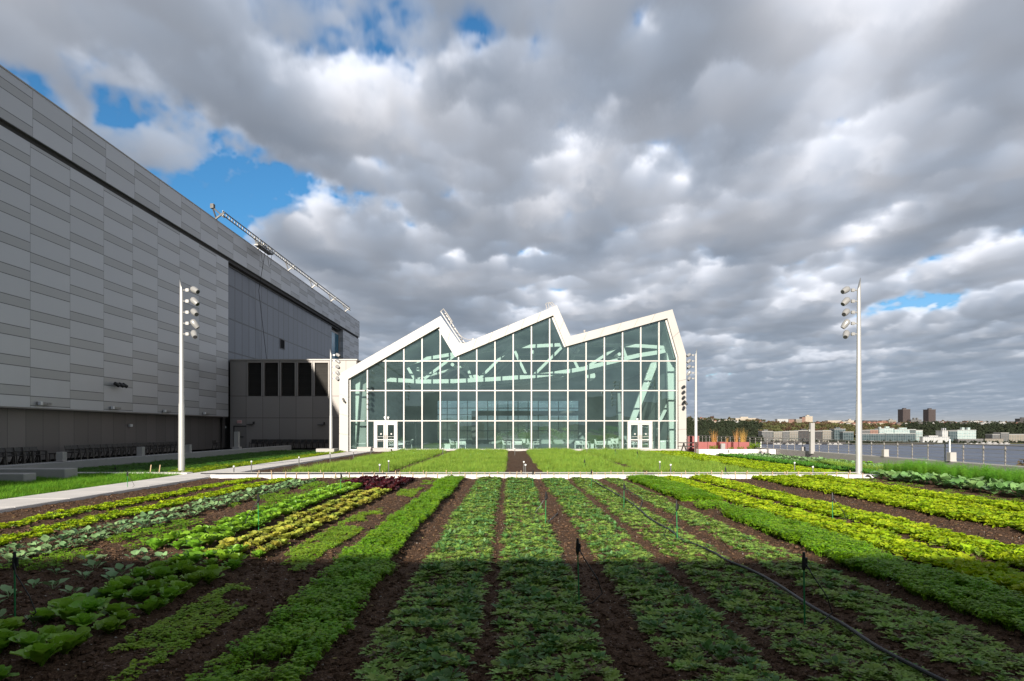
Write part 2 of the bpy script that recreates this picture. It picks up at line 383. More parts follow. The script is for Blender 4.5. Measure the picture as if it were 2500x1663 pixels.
# --- soil: dark crumbly compost with bark chips and pale perlite specks
def soil(name='soil'):
    m = bpy.data.materials.new(name); m.use_nodes = True; t = NT(m.node_tree); bs = t.n['Principled BSDF']
    p = t.node('ShaderNodeTexCoord').outputs['Object']
    big = t.noise(p, .45, 4, .6); chip = t.noise(p, 45, 6, .7); med = t.noise(p, 7, 5, .62)
    c = t.ramp(chip, [(.30, (.018, .010, .006)), (.46, (.064, .035, .020)), (.60, (.165, .098, .058)), (.74, (.36, .25, .165))])
    c = t.mix(t.ss(big, .3, .7, 0., .45), c, (.115, .068, .042), 'MIX')
    c = t.mix(t.ss(med, .5, .75, 0., .5), c, (.048, .028, .020))
    d = V(t, t.vor(p, 26)); wn = t.vor(p, 26, out=1)
    r_, g_, b_ = t.sep(wn)
    speck = t.math('LESS_THAN', d, .17)*t.math('GREATER_THAN', r_, .78)
    c = t.mix(speck*.85, c, (.50, .45, .38))
    t.put(bs.inputs['Base Color'], c); bs.inputs['Roughness'].default_value = .95; bs.inputs['Specular IOR Level'].default_value = .15
    b = t.node('ShaderNodeBump'); t.put(b.inputs['Height'], chip*.5+med*1.2+t.noise(p, 120, 3, .7)*.15); b.inputs['Strength'].default_value = .8; b.inputs['Distance'].default_value = .06
    t.l.new(b.outputs[0], bs.inputs['Normal'])
    M[name] = m
soil()
def watermat():
    m = bpy.data.materials.new('river_water'); m.use_nodes = True; t = NT(m.node_tree); bs = t.n['Principled BSDF']
    p = t.node('ShaderNodeTexCoord').outputs['Object']
    n = t.noise(p, .012, 5, .6); w = t.noise(p, .25, 5, .65)
    t.put(bs.inputs['Base Color'], t.mix(t.ss(n, .4, .6), (.085, .10, .145), (.115, .135, .185)))
    bs.inputs['Roughness'].default_value = .42; bs.inputs['Specular IOR Level'].default_value = .5
    b = t.node('ShaderNodeBump'); t.put(b.inputs['Height'], w); b.inputs['Strength'].default_value = 1; b.inputs['Distance'].default_value = .7
    t.l.new(b.outputs[0], bs.inputs['Normal']); M['water'] = m
watermat()
def facade_mat(name, wall, win, wx=3.2, wz=3.1, fx=.55, fz=.5, rough=.7):
    m = bpy.data.materials.new(name); m.use_nodes = True; t = NT(m.node_tree); bs = t.n['Principled BSDF']
    p = t.node('ShaderNodeTexCoord').outputs['Object']; x, y, z = t.sep(p)
    a = (x+y*.7)/wx; fa = a-t.math('FLOOR', a); b_ = z/wz; fb = b_-t.math('FLOOR', b_)
    w = t.math('LESS_THAN', t.math('ABSOLUTE', fa-.5), fx/2)*t.math('LESS_THAN', t.math('ABSOLUTE', fb-.5), fz/2)
    nrm = t.node('ShaderNodeNewGeometry').outputs['Normal']; nx, ny, nz = t.sep(nrm)
    w = w*t.math('LESS_THAN', t.math('ABSOLUTE', nz), .5)
    wn = t.node('ShaderNodeTexWhiteNoise', noise_dimensions='3D'); t.put(wn.inputs['Vector'], t.comb(t.math('FLOOR', a), t.math('FLOOR', b_), 0))
    n = t.noise(p, .08, 4, .6)
    wc = t.mix(n, tuple(q*.85 for q in wall), tuple(min(1, q*1.12) for q in wall))
    t.put(bs.inputs['Base Color'], t.mix(w, wc, t.mix(V(t, wn.outputs[0]), win, tuple(q*1.9+.01 for q in win))))
    t.put(bs.inputs['Roughness'], t.ss(w, 0., 1., rough, .25)); M[name] = m; return m

# ---------------------------------------------------------------- ground, paths, river
XK = -18.5; XR = 18.5                                   # terrace wall line left, parapet line right
YG = 57.3                                               # glass front
mb = MB(); mb.box(-70, 19.3, -70, 150, -.6, -.2); struct(mb, 'terrace_floor', M['lower_roof'])
mb = MB(); mb.add([(-30000, -400, -28), (30000, -400, -28), (30000, 52000, -28), (-30000, 52000, -28)], [(0, 1, 2, 3)]); struct(mb, 'river', M['water'])
mb = MB()
yy_ = 2.
while yy_ < 57:
    mb.box(-12.26, -10.73, yy_, min(57., yy_+1.82), -.06, .07); yy_ += 1.83
struct(mb, 'garden_path', M['concrete_pale'], bevel=.012)
mb = MB(); mb.box(-10.73, 13.2, 24.45, 24.95, -.04, .13); struct(mb, 'garden_kerb', M['concrete_pale'], bevel=.012)
mb = MB(); mb.box(-18.4, -12.26, 25.9, 26.4, -.04, .11); struct(mb, 'side_kerb', M['concrete_pale'], bevel=.012)

def fbm(X, Y, sc, seed=0, octv=4):
    r = np.random.RandomState(seed); z = np.zeros_like(X); a = 1.; s = 1./sc
    for o in range(octv):
        g = r.rand(64, 64); xi = (X*s) % 64; yi = (Y*s) % 64
        x0 = xi.astype(int) % 64; y0 = yi.astype(int) % 64; fx = xi-np.floor(xi); fy = yi-np.floor(yi)
        fx = fx*fx*(3-2*fx); fy = fy*fy*(3-2*fy); x1 = (x0+1) % 64; y1 = (y0+1) % 64
        z += a*((g[x0, y0]*(1-fx)+g[x1, y0]*fx)*(1-fy)+(g[x0, y1]*(1-fx)+g[x1, y1]*fx)*fy-.5)
        a *= .5; s *= 2.03
    return z
BEDS = [(-9.35,-8.6),(-8.3,-7.45),(-7.1,-6.35),(-6.2,-5.4),(-5.15,-4.4),(-4.1,-3.3),(-3.15,-2.4),(-2.35,-1.5),(-1.1,-.27),(-.12,.74),(1.13,1.92),(2.13,2.93),(3.22,3.85),(4.15,5.0),(5.15,6.05),(6.15,7.2),(8.6,10.25),(10.4,11.3),(12.9,13.8)]
def soil_z(X, Y, amp=.045, beds=True):
    Z = fbm(X+50, Y+50, .22, 3, 3)*amp+fbm(X+50, Y+50, 1.3, 5, 3)*amp*1.0
    if beds:
        for a, b in BEDS:
            c = (a+b)/2; h = (b-a)/2+.05; q = np.clip(1-(np.abs(X-c)/h)**6, 0, 1); Z += .035*q
    return Z-.012
def soil_sheet(name, x0, x1, y0, y1, st, amp, beds=True, z0=0.):
    nx = int((x1-x0)/st)+1; ny = int((y1-y0)/st)+1
    xs = np.linspace(x0, x1, nx); ys = np.linspace(y0, y1, ny); X, Y = np.meshgrid(xs, ys)
    Z = soil_z(X, Y, amp, beds)
    v = np.stack([X, Y, Z], -1).reshape(-1, 3); i = np.arange(nx*ny).reshape(ny, nx)
    f = np.stack([i[:-1, :-1], i[:-1, 1:], i[1:, 1:], i[1:, :-1]], -1).reshape(-1, 4)
    me = bpy.data.meshes.new(name); me.from_pydata(v.tolist(), [], f.tolist()); me.materials.append(M['soil'])
    me.polygons.foreach_set('use_smooth', [True]*len(me.polygons))
    o = bpy.data.objects.new(name, me); COL.objects.link(o); tag(o, kind='structure'); return o
soil_sheet('garden_soil', -10.72, 18.2, 2.0, 24.44, .055, .045)
soil_sheet('far_garden_soil', -10.72, 18.2, 24.96, 56.7, .2, .05, False, .0)
soil_sheet('side_garden_soil', -18.4, -12.27, 2.0, 25.88, .2, .04, False)
soil_sheet('side_far_garden_soil', -18.4, -12.27, 26.42, 55, .2, .04, False)
mb = MB(); mb.box(13.2, 18.2, 24.44, 24.96, -.04, -.02); struct(mb, 'kerb_end_soil', M['soil'])

# low walls of the beds
mb = MB()
mb.box(-18.9, -18.4, 2, 57.5, -.04, .42)
thing(mb, 'terrace_wall', M['concrete_grey'], 'long low grey concrete wall between the shaded grass plots and the chairs', 'wall', bevel=.015)
mb = MB(); mb.box(18.2, 18.75, 6, 80, -.6, .43)
thing(mb, 'parapet_wall', M['concrete'], 'long low concrete parapet under the river railing', 'wall', bevel=.015)
mb = MB(); mb.box(-18.35, -15.25, 23.4, 24.1, -.04, .40)
thing(mb, 'concrete_planter_wall', M['concrete'], 'longer concrete block behind the tall lit grass, ending by the green plot', 'planter wall', bevel=.02)
mb = MB(); mb.box(-18.3, -15.6, 21.9, 22.5, -.04, .33)
thing(mb, 'concrete_planter_wall', M['concrete'], 'shorter front concrete block at the left edge of the grass', 'planter wall', bevel=.02)
mb = MB(); mb.box(-14.3, -12.95, 50.3, 51.7, -.04, .34)
thing(mb, 'concrete_planter', M['concrete'], 'small concrete block under the slender lamp pole at the left side of the glass hall', 'planter', bevel=.02)
mb = MB(); mb.box(-12.0, -10.9, 53.5, 54.6, -.04, .38); mb.prism([(-10.9, -.04), (-10.9, .30), (-9.4, .22), (-9.4, -.04)], 53.9, 54.5)
thing(mb, 'concrete_planter', M['concrete'], 'concrete block with sloping wing before the left end of the glass front', 'planter', bevel=.015)
mb = MB(); mb.box(-9.8, 14.5, 56.7, 57.25, -.05, .14)
thing(mb, 'concrete_kerb', M['white_metal'], 'white plinth strip running under the whole glass front', 'kerb', bevel=.015)
mb = MB(); mb.box(12.9, 18.15, 46.6, 47.4, -.04, .40)
thing(mb, 'concrete_planter', M['concrete_pale'], 'low white planter wall in front of the red planters', 'planter', bevel=.02)
mb = MB(); mb.box(14.2, 15.2, 45.4, 46.4, -.04, .2)
thing(mb, 'concrete_planter', M['concrete_pale'], 'white step block at the right corner of the glass hall', 'planter', bevel=.02)
mb = MB(); mb.box(17.3, 18.15, 19.5, 22.6, -.04, .36)
thing(mb, 'concrete_planter', M['concrete_pale'], 'short pale concrete block at the right edge of the photo beside the parapet', 'planter', bevel=.02)

# the building behind the viewer whose wall throws the foreground into shade
mb = MB(); mb.box(-26, 34, -26, -8, -.05, 5.56)
thing(mb, 'rear_building', M['taupe_panel'], 'plain low building behind the viewer that shades the near beds', 'building')

# ---------------------------------------------------------------- big grey hall on the left
XW = -27.0
hall = empty('exhibition_hall', (XW, 0, 0), 0, 'huge grey metal clad hall along the left side with staggered panels', 'building')
def loc(o, p): o.location = Vector(o.location); return o
def hp(mb, name, m, **kw):                              # world coordinates -> under the hall
    mb.v = [(x-XW, y, z) for x, y, z in mb.v]
    return mb.build(name, m, hall, **kw)
mb = MB(); mb.box(XW-.02, XW-1.3, -64, 65.5, 3.0, 17.9); hp(mb, 'wall_cladding', M['cladding'])
mb = MB(); mb.box(XW-.02, XW-1.3, 110.6, 122, 8.6, 17.9); hp(mb, 'wall_cladding', M['cladding'])
mb = MB(); mb.box(XW+.12, XW-1.3, -64, 122, 18.2, 20.9); hp(mb, 'upper_cladding', M['cladding'])
mb = MB(); mb.box(XW-.10, XW-1.3, -64, 122, 17.9, 18.2); hp(mb, 'shadow_gap', M['dark_slot'])
mb = MB(); mb.box(XW+.15, XW-1.3, -64, 122.02, 20.9, 20.98); hp(mb, 'coping', M['taupe_light'])
mb = MB(); mb.box(XW-.9, XW-1.4, -64, 66.5, -.05, 3.0); hp(mb, 'lower_wall', M['lower_panel'])
mb = MB(); mb.box(XW-.55, XW-1.3, 66.3, 105.5, 5, 17.72); hp(mb, 'metal_curtain_wall', M['curtain_panel'])
mb = MB(); mb.box(XW-.45, XW-.60, 66.3, 110.4, 17.725, 17.82); hp(mb, 'wall_trim', M['steel'])
mb = MB(); mb.box(XW-.62, XW-.74, 65.7, 66.2, 0, 17.85); hp(mb, 'corner_panel', M['lower_wall'])
mb = MB(); mb.box(XW-.70, XW-1.3, 105.5, 110.2, 8, 17.0); hp(mb, 'glass_wall', M['teal_pane'])
mb = MB(); mb.box(XW-.60, XW-1.3, 105.35, 105.5, 8, 17.25); mb.box(XW-.60, XW-1.3, 110.2, 110.6, 8, 17.25); mb.box(XW-.66, XW-1.3, 105.5, 110.2, 17.0, 17.25); hp(mb, 'window_frame', M['taupe_light'])
mb = MB(); mb.box(XW-.53, XW-.65, 81.9, 83.3, 11.55, 12.6); wf = hp(mb, 'window', M['black_glass'])
mb = MB()
for a, b, c, d in ((81.8, 83.4, 11.47, 11.55), (81.8, 83.4, 12.6, 12.68), (81.8, 81.9, 11.55, 12.6), (83.3, 83.4, 11.55, 12.6)): mb.box(XW-.50, XW-.56, a, b, c, d)
mb.v = [(x-XW, y, z) for x, y, z in mb.v]; mb.build('window_frame', M['lower_wall'], wf)
mb = MB(); mb.box(XW-1.3, -69, -64, 121.9, -.05, 20.6); hp(mb, 'roof', M['lower_roof'])
mb = MB(); mb.box(XW-.05, XW-1.35, -64, 65.5, 2.93, 3.0); hp(mb, 'soffit', M['taupe_panel'])

def on_wall(px, py, X):                                  # a point of a wall at x = X seen at px, py
    Y = X*F/(px-CX); return Vector((X, Y, EYE+(HY-py)/F*Y))
def wall_spot(px, py, lab):
    c = on_wall(px, py, XW); r = empty('wall_floodlight', c, 0, lab, 'floodlight', 'small floodlights on the hall cladding')
    b = MB(); b.box(0, .06, -.22, -.10, -.09, .09); b.build('bracket', M['steel'], r)
    b = MB(); b.box(.06, .24, -.30, -.12, -.10, .10); b.build('lamp_head', M['white_plastic'], r, bevel=.01)
    b = MB()
    for k in range(6): b.box(.0, .16, .0+k*.14, .09+k*.14, -.08, .06)
    b.build('driver_box', M['taupe_light'], r)
wall_spot(98, 985, 'small floodlight on the bottom edge of the hall cladding, nearest to the left photo edge')
wall_spot(274, 996, 'small floodlight on the bottom edge of the hall cladding, directly below the camera cluster')
wall_spot(401, 1004, 'small floodlight on the bottom edge of the cladding, just left of the near lamp pole')
wall_spot(498, 1009, 'small floodlight on the bottom edge of the cladding, just right of the near lamp pole')
c = on_wall(282, 938, XW); r = empty('security_camera', c, 0, 'dark cluster of security cameras high on the hall cladding', 'camera')
b = MB(); b.box(0, .3, -.06, .06, .02, .10); b.build('bracket', M['dark_metal'], r)
for dy in (-.62, -.1, .35):
    b = MB(); b.tube([(.3, dy, .02), (.42, dy+.3, -.14)], .12, 10); b.build('camera_body', M['black_plastic'], r, smooth=True)
b = MB(); b.tube([(.3, -.62, .06), (.3, .40, .06)], .04, 6); b.build('arm', M['dark_metal'], r)
for px, py, lab in ((315, 1039, 'small white wall lamp on the dark lower wall above the black chairs'), (546, 1043, 'small white wall lamp at the far end of the dark lower wall')):
    c = on_wall(px, py, XW-.9); r = empty('wall_lamp', c, 0, lab, 'wall lamp', 'wall lamps on the dark lower wall')
    b = MB(); b.box(0, .05, -.1, .1, -.1, .1); b.build('back_plate', M['white_plastic'], r)
    b = MB(); b.box(.05, .2, -.16, .16, -.1, .1); b.build('lamp_shade', M['white_plastic'], r, bevel=.02)

# window cleaning rail on the roof edge, with its carriage and cable
rail = empty('roof_rail', (XW+.25, 62.6, 20.98), 0, 'ladder shaped window cleaning rail along the roof edge of the hall', 'rail')
def rel(mb, o):
    l = o.location; mb.v = [(x-l.x, y-l.y, z-l.z) for x, y, z in mb.v]; return mb
ys = [62.6, 73, 83, 93, 102.8, 111.7]; xr = XW+.75; zr = 21.35
for dz, in ((0,), (.38,)):
    b = MB(); b.tube([(xr, 62.4, zr+dz), (xr, 112.2, zr+dz)], .055, 6); rel(b, rail).build('rail_tube', M['steel'], rail)
for k in range(78):
    y = 62.6+k*.64; b = MB(); b.box(xr-.03, xr+.03, y-.05, y+.05, zr, zr+.38); rel(b, rail).build('rung', M['steel'], rail)
for y in ys:
    b = MB(); b.bar((XW-.1, y, 20.98), (xr+.1, y, 21.7), .14); b.bar((xr+.05, y, 21.2), (XW-.3, y+.1, 22.15), .12); b.bar((XW+.1, y, 20.98), (XW-.3, y+.1, 22.15), .10)
    b.box(XW-.45, XW-.15, y-.1, y+.3, 22.05, 22.45) if y < 70 else b.box(XW-.4, XW-.2, y-.1, y+.2, 22.1, 22.3)
    rel(b, rail).build('davit_bracket', M['dark_metal' if y < 70 else 'steel'], rail)
crg = empty('cleaning_carriage', (xr+.1, 72.5, 20.95), 0, 'metal carriage hanging on the roof rail above the dark curtain wall', 'carriage')
b = MB(); b.box(-.25, .35, -2.0, 2.0, -.16, -.04); b.build('platform', M['steel'], crg)
b = MB()
for k in range(5): b.bar((.3, -2+k, -.1), (.3, -1.5+k, .5), .05); b.bar((.3, -1.5+k, .5), (.3, -1+k, -.1), .05) if k < 4 else None
b.bar((.3, -2, .5), (.3, 2, .5), .05); b.build('guard_frame', M['steel'], crg)
for dy in (-1.7, 1.6):
    b = MB(); b.tube([(.0, dy-.1, .0), (.0, dy+.2, .0)], .2, 10); b.build('wheel', M['dark_metal'], crg)
pts = []
for k in range(13):
    u = k/12; pts.append((xr+.2-1.2*min(1, u*3)+.05, 72.6+4.0*u, 20.8-12.0*u))
b = MB(); b.tube(pts, .028, 5); o = b.build('hanging_cable', M['black_plastic']); tag(o, 'thin black cable hanging from the roof carriage down the dark curtain wall', 'cable')
for k, dy in enumerate((-1.5, .5)):
    b = MB(); b.tube([(xr+.3, 72.5+dy+1.4*q, 20.85-1.5*math.sin(math.pi*q)) for q in [i/10 for i in range(11)]], .02, 5); o = b.build('hanging_cable', M['black_plastic'])
    tag(o, ['slack black cable loop left of the roof carriage', 'slack black cable loop right of the roof carriage'][k], 'cable')

# ---------------------------------------------------------------- taupe annex with louvres
YP = 66.5; k_ = F/YP
ann = empty('taupe_annex', (-21, YP, 0), 0, 'taupe panelled annex with five tall louvres between the grey hall and the glass hall', 'building')
def px_x(px, Y=YP): return (px-CX)/F*Y
ax0 = px_x(562); ax1 = px_x(870)
mb = MB()
zt = EYE+(HY-880)/k_; zl1 = EYE+(HY-885.5)/k_; zl0 = EYE+(HY-967)/k_
lv = []
for a, b_ in ((545, 690), (722, 868), (900, 1045), (1078, 1224), (1256, 1400)): lv.append((px_x(480+a/4.355), px_x(480+b_/4.355)))
xs = [ax0]+[q for l in lv for q in l]+[ax1]
mb.box(ax0, ax1, YP, YP+.6, -.05, zl0)
for i in range(0, len(xs), 2): mb.box(xs[i], xs[i+1], YP, YP+.6, zl0, zl1)
mb.box(ax0, ax1, YP, YP+.6, zl1, zt)
mb.box(ax0, ax1, YP+.6, YP+14, -.05, zt-.1)
rel(mb, ann).build('wall', M['taupe_grid'], ann)
mb = MB()
for z in (5.02, 2.89): mb.box(ax0, ax1, YP-.003, YP+.01, z-.02, z+.02)
rel(mb, ann).build('panel_joint', M['dark_slot'], ann)
mb = MB(); mb.box(ax0-.05, ax1+.1, YP-.12, YP+14, zt, zt+.12); rel(mb, ann).build('coping', M['taupe_light'], ann)
for a, b_ in lv:
    mb = MB(); mb.box(a, b_, YP+.28, YP+.5, zl0, zl1); l_ = rel(mb, ann).build('louvre_panel', M['louvre'], ann)
    mb = MB()
    for k in range(29): z = zl0+.06+k*(zl1-zl0-.1)/29; mb.add([(a, YP+.14, z), (b_, YP+.14, z), (b_, YP+.26, z+.09), (a, YP+.26, z+.09), (a, YP+.14, z+.012), (b_, YP+.14, z+.012), (b_, YP+.26, z+.102), (a, YP+.26, z+.102)], [(0, 1, 2, 3), (4, 5, 6, 7), (0, 1, 5, 4)])
    rel(mb, ann).build('slat_set', M['louvre'], l_)
    for q in (a, b_):
        mb = MB(); mb.box(q-.07 if q == a else q, q if q == a else q+.07, YP-.05, YP+.1, zl0, zl1); rel(mb, ann).build('louvre_trim', M['taupe_light'], ann)
dx0 = px_x(573); dx1 = px_x(600.5); dz = EYE+(HY-1042)/k_
mb = MB(); mb.box(dx0, dx1, YP-.04, YP-.008, 0, dz); d_ = rel(mb, ann).build('door', M['taupe_panel'], ann)
mb = MB(); mb.box(dx0+.1, dx0+.9, YP-.12, YP-.06, 1.0, 1.08); rel(mb, ann).build('handle', M['dark_metal'], d_)
mb = MB(); mb.box(dx0-.10, dx0, YP-.08, YP-.005, 0, dz+.1); mb.box(dx0, dx1, YP-.08, YP-.005, dz, dz+.1); rel(mb, ann).build('door_frame', M['dark_metal'], ann)

def text(body, name, size, loc_, rot, m, parent, ext=.004, align='CENTER'):
    cu = bpy.data.curves.new(name, 'FONT'); cu.body = body; cu.size = size; cu.extrude = ext; cu.align_x = align; cu.align_y = 'CENTER'
    o = bpy.data.objects.new(name, cu); COL.objects.link(o)
    dg = bpy.context.evaluated_depsgraph_get(); me = bpy.data.meshes.new_from_object(o.evaluated_get(dg)); bpy.data.objects.remove(o)
    me.materials.clear(); me.materials.append(m)
    o = bpy.data.objects.new(name, me); COL.objects.link(o); o.parent = parent; o.location = loc_; o.rotation_euler = rot; return o
sx = px_x(585.3); sz = EYE+(HY-1030.2)/k_
s_ = empty('exit_sign', (sx, YP-.08, sz), 0, 'small pale exit sign with red letters above the grey service door', 'sign')
mb = MB(); mb.box(-.22, .22, -.02, .07, -.16, .16); mb.build('sign_box', M['sign_face'], s_)
text('EXIT', 'lettering', .2, (0, -.024, 0), (R(90), 0, 0), M['sign_red'], s_)
for px, py, lab in ((613, 1035, 'black L shaped wall light between the exit sign and the chairs'), (785, 1036, 'black L shaped wall light above the right end of the chair row')):
    r = empty('wall_light', (px_x(px), YP, EYE+(HY-py)/k_), 0, lab, 'wall light', 'arm lights on the taupe annex')
    b = MB(); b.box(.24, .34, -.22, -.0, -.05, .22); b.build('arm', M['dark_metal'], r)
    b = MB(); b.box(-.32, .24, -.30, -.12, -.10, -.02); b.build('lamp_bar', M['dark_metal'], r)
# ---------------------------------------------------------------- glass hall
GH = empty('glass_hall', (0, YG, 0), 0, 'white framed glass hall with a three peaked sawtooth roof at the end of the garden', 'building')
def P(px, py, Y=YG): v = W(px, py, Y); return (v.x, v.z)
OUT = [P(828, 1108), P(828.6, 913), P(1076, 771.5), P(1125, 842.5), P(1359.5, 745.7), P(1393, 821), P(1641.7, 755.3), P(1675, 865.5), P(1676, 1109)]
INN = [P(850, 1108), P(850, 925.3), P(1072, 798), P(1114, 870), P(1350.5, 770), P(1382, 846), P(1629.4, 777), P(1656, 872), P(1657, 1109)]
def lerp(a, b, t): return (a[0]+(b[0]-a[0])*t, a[1]+(b[1]-a[1])*t)
def G(mb, name, m, parent=None, **kw):
    mb.v = [(x, y-YG, z) for x, y, z in mb.v]; return mb.build(name, m, parent or GH, **kw)
nseg = [4, 6, 2, 6, 2, 6, 2, 4]
for i in range(8):
    a, b, c, d = OUT[i], OUT[i+1], INN[i+1], INN[i]; n = nseg[i]; mb = MB()
    Lg = math.dist(a, b); g = .022/Lg
    for k in range(n):
        t0 = k/n+(g if k else 0); t1 = (k+1)/n-(g if k < n-1 else 0)
        mb.prism([lerp(a, b, t0), lerp(a, b, t1), lerp(d, c, t1), lerp(d, c, t0)], YG, YG+.05)
    G(mb, 'frame_panel', M['white_metal'])
mb = MB()
for i in range(8): mb.prism([lerp(OUT[i], INN[i], .012), lerp(OUT[i+1], INN[i+1], .012), lerp(INN[i+1], OUT[i+1], .012), lerp(INN[i], OUT[i], .012)], YG+.052, YG+.5)
G(mb, 'frame_core', M['taupe_light'])
# inner reveal, roof shell behind the frame
def inward(p, q, dist_):
    dx, dz = q[0]-p[0], q[1]-p[1]; L = math.hypot(dx, dz); return (dz/L*dist_, -dx/L*dist_)
roof = MB(); liner = MB()
for i in range(1, 7):
    a, b, c, d = OUT[i], OUT[i+1], lerp(OUT[i+1], INN[i+1], .8), lerp(OUT[i], INN[i], .8)
    if i in (2, 4):
        sky_ = MB(); sky_.prism([lerp(a, d, .4), lerp(b, c, .4), lerp(b, c, .42), lerp(a, d, .42)], YG+.5, YG+30); G(sky_, 'skylight_glass', M['hall_glass'])
        for k in range(13): sky_ = MB(); sky_.prism([lerp(a, d, .1), lerp(b, c, .1), lerp(b, c, .9), lerp(a, d, .9)], YG+.5+k*2.45, YG+.5+k*2.45+.12); G(sky_, 'skylight_bar', M['white_metal'])
        continue
    roof.prism([a, b, c, d], YG+.5, YG+30)
    liner.prism([lerp(d, a, -.02), lerp(c, b, -.02), lerp(c, b, -.5), lerp(d, a, -.5)], YG+.9, YG+29)
G(roof, 'roof', M['white_metal']); G(liner, 'ceiling', M['interior_dark'])
mb = MB(); x0 = OUT[0][0]; x1 = OUT[8][0]
mb.box(x0+.05, x0+.35, YG+.52, YG+30, -.05, OUT[1][1]-.1); G(mb, 'side_wall', M['taupe_light'])
mb = MB(); mb.box(x1-.35, x1-.05, YG+.52, YG+30, -.05, OUT[7][1]-.1); G(mb, 'side_wall', M['taupe_light'])
mb = MB(); mb.box(x0+.36, x0+.42, YG+2, YG+29, 0, 5); G(mb, 'side_lining', M['interior_dark'])
mb = MB(); mb.box(x1-.42, x1-.36, YG+2, YG+29, 0, 7); G(mb, 'side_lining', M['interior_dark'])
mb = MB(); mb.box(x0+.4, x1-.4, YG+.2, YG+32, -.05, .02); G(mb, 'hall_floor', M['interior_floor'])
# glass front
YW = YG+.42
def roofz(x):                                            # underside of the frame at x
    for i in range(1, 7):
        a, b = INN[i], INN[i+1]
        if a[0] <= x <= b[0]: return a[1]+(b[1]-a[1])*(x-a[0])/(b[0]-a[0])
    return INN[1][1] if x < INN[1][0] else INN[7][1]
gx = [P(853.3+44.4*k, 0, YW)[0] for k in range(19)]
gz = [P(0, y, YW)[1] for y in (1098.4, 1027.7, 954, 881.8)]
gx[0] = INN[0][0]+.08; gx[18] = INN[8][0]-.09
DOORS = [(913.5, 970.8), (1531.5, 1591.8)]
doorx = [(P(a, 0, YW)[0], P(b, 0, YW)[0]) for a, b in DOORS]; DZ = gz[1]-.08
mw = .052
for k, x in enumerate(gx):
    z0 = gz[0]-.06
    for a, b in doorx:
        if a-.02 < x < b+.02: z0 = gz[1]
    mb = MB(); mb.box(x-mw, x+mw, YW-.14, YW+.08, z0, roofz(x)+.03); G(mb, 'mullion', M['white_mullion'])
def spans(z):                                            # x extent of the opening at height z
    ev = []
    for i in range(0, 8):
        a, b = INN[i], INN[i+1]
        if (a[1]-z)*(b[1]-z) < 0: ev.append(a[0]+(b[0]-a[0])*(z-a[1])/(b[1]-a[1]))
    ev.sort(); return list(zip(ev[::2], ev[1::2]))
for z in gz:
    mb = MB()
    for a, b in spans(z if z > .3 else .5):
        if z == gz[0]:
            cuts = [a]+[q for d in doorx for q in d]+[b]
            for i in range(0, len(cuts), 2): mb.box(cuts[i], cuts[i+1], YW-.135, YW+.085, z-.06, z+.05)
        else: mb.box(a, b, YW-.135, YW+.085, z-.047, z+.047)
    G(mb, 'transom', M['white_mullion'])
# trim against the steep right hand jamb
for i in (2, 4, 6):
    mb = MB(); a = INN[i]; b = INN[i+1]
    mb.prism([a, b, (b[0]-.13, b[1]-.02), (a[0]-.13, a[1]-.10)], YW-.12, YW+.06); G(mb, 'jamb_trim', M['white_mullion'])
mb = MB(); mb.v = [(x, YW, z) for x, z in INN]; mb.f = [tuple(range(9))]; mb.m = [0]
G(mb, 'glass_front', M['hall_glass'])
for di, (a, b) in enumerate(doorx):
    # entrance: white frame, two leaves with clear panes
    dd = empty('double_door', (0, 0, 0)); dd.parent = GH
    mb = MB(); mb.box(a, a+.10, YW-.16, YW+.09, 0, DZ+.05); mb.box(b-.10, b, YW-.16, YW+.09, 0, DZ+.05); mb.box(a+.10, b-.10, YW-.16, YW+.09, DZ-.10, DZ+.05); G(mb, 'door_frame', M['white_mullion'], dd)
    w = (b-a-.2)/2
    for s in (0, 1):
        l, r = a+.10+s*w+.012, a+.10+(s+1)*w-.012; mb = MB()
        mb.box(l, l+.17, YW-.13, YW-.06, .10, DZ-.12); mb.box(r-.17, r, YW-.13, YW-.06, .10, DZ-.12)
        mb.box(l+.17, r-.17, YW-.13, YW-.06, .10, .22); mb.box(l+.17, r-.17, YW-.13, YW-.06, DZ-.26, DZ-.12); mb.box(l+.17, r-.17, YW-.125, YW-.065, .86, .94)
        # round handle plates and the rows of small marks on the panes
        cx = (l+r)/2+(.03 if s else .05); mb.tube([(cx, YW-.112, 1.38), (cx, YW-.10, 1.38)], .07, 12)
        for q in range(6): mb.box(cx-.26+q*.085, cx-.26+q*.085+(.06 if q != 1 else .075), YW-.108, YW-.100, 1.135, 1.17)
        for q in range(8): mb.box(l+.19+q*.06, l+.225+q*.06, YW-.108, YW-.100, .76, .79)
        G(mb, 'door_leaf', M['white_mullion'], dd)
        mb = MB(); mb.box(r-.1 if s == 0 else l+.05, r-.05 if s == 0 else l+.10, YW-.2, YW-.16, .95, 1.3); G(mb, 'handle', M['steel'], dd)
# interior: pale truss, columns, back wall
YT = 60.6
def T3(px, py, Y=YT): return tuple(W(px, py, Y))
bot = [(862, 921), (884, 924), (982, 929), (1024.5, 932), (1108, 931), (1204, 926), (1289, 920), (1337, 914.6), (1382, 907.6), (1424, 900.6), (1471.6, 889), (1516.5, 878), (1558.6, 868), (1603.5, 861), (1638.6, 853)]
top = [(870, 921), (898, 910), (940, 902), (985, 893.6), (1035.7, 877), (1111.5, 864), (1207, 853), (1250, 847), (1292, 846), (1373.5, 842), (1446, 843), (1511, 843), (1561.5, 845), (1638.6, 850)]
dia = [((993.6, 893.6), (1016, 931.5)), ((1036, 925), (1109, 869)), ((1128, 865), (1153.5, 930)), ((1165, 930), (1246, 850)), ((1253, 850), (1286, 919)), ((1300.5, 919), (1373.5, 846)), ((1387.5, 850), (1413, 904)), ((1424, 902), (1511, 845)), ((1519, 847), (1530.6, 878))]
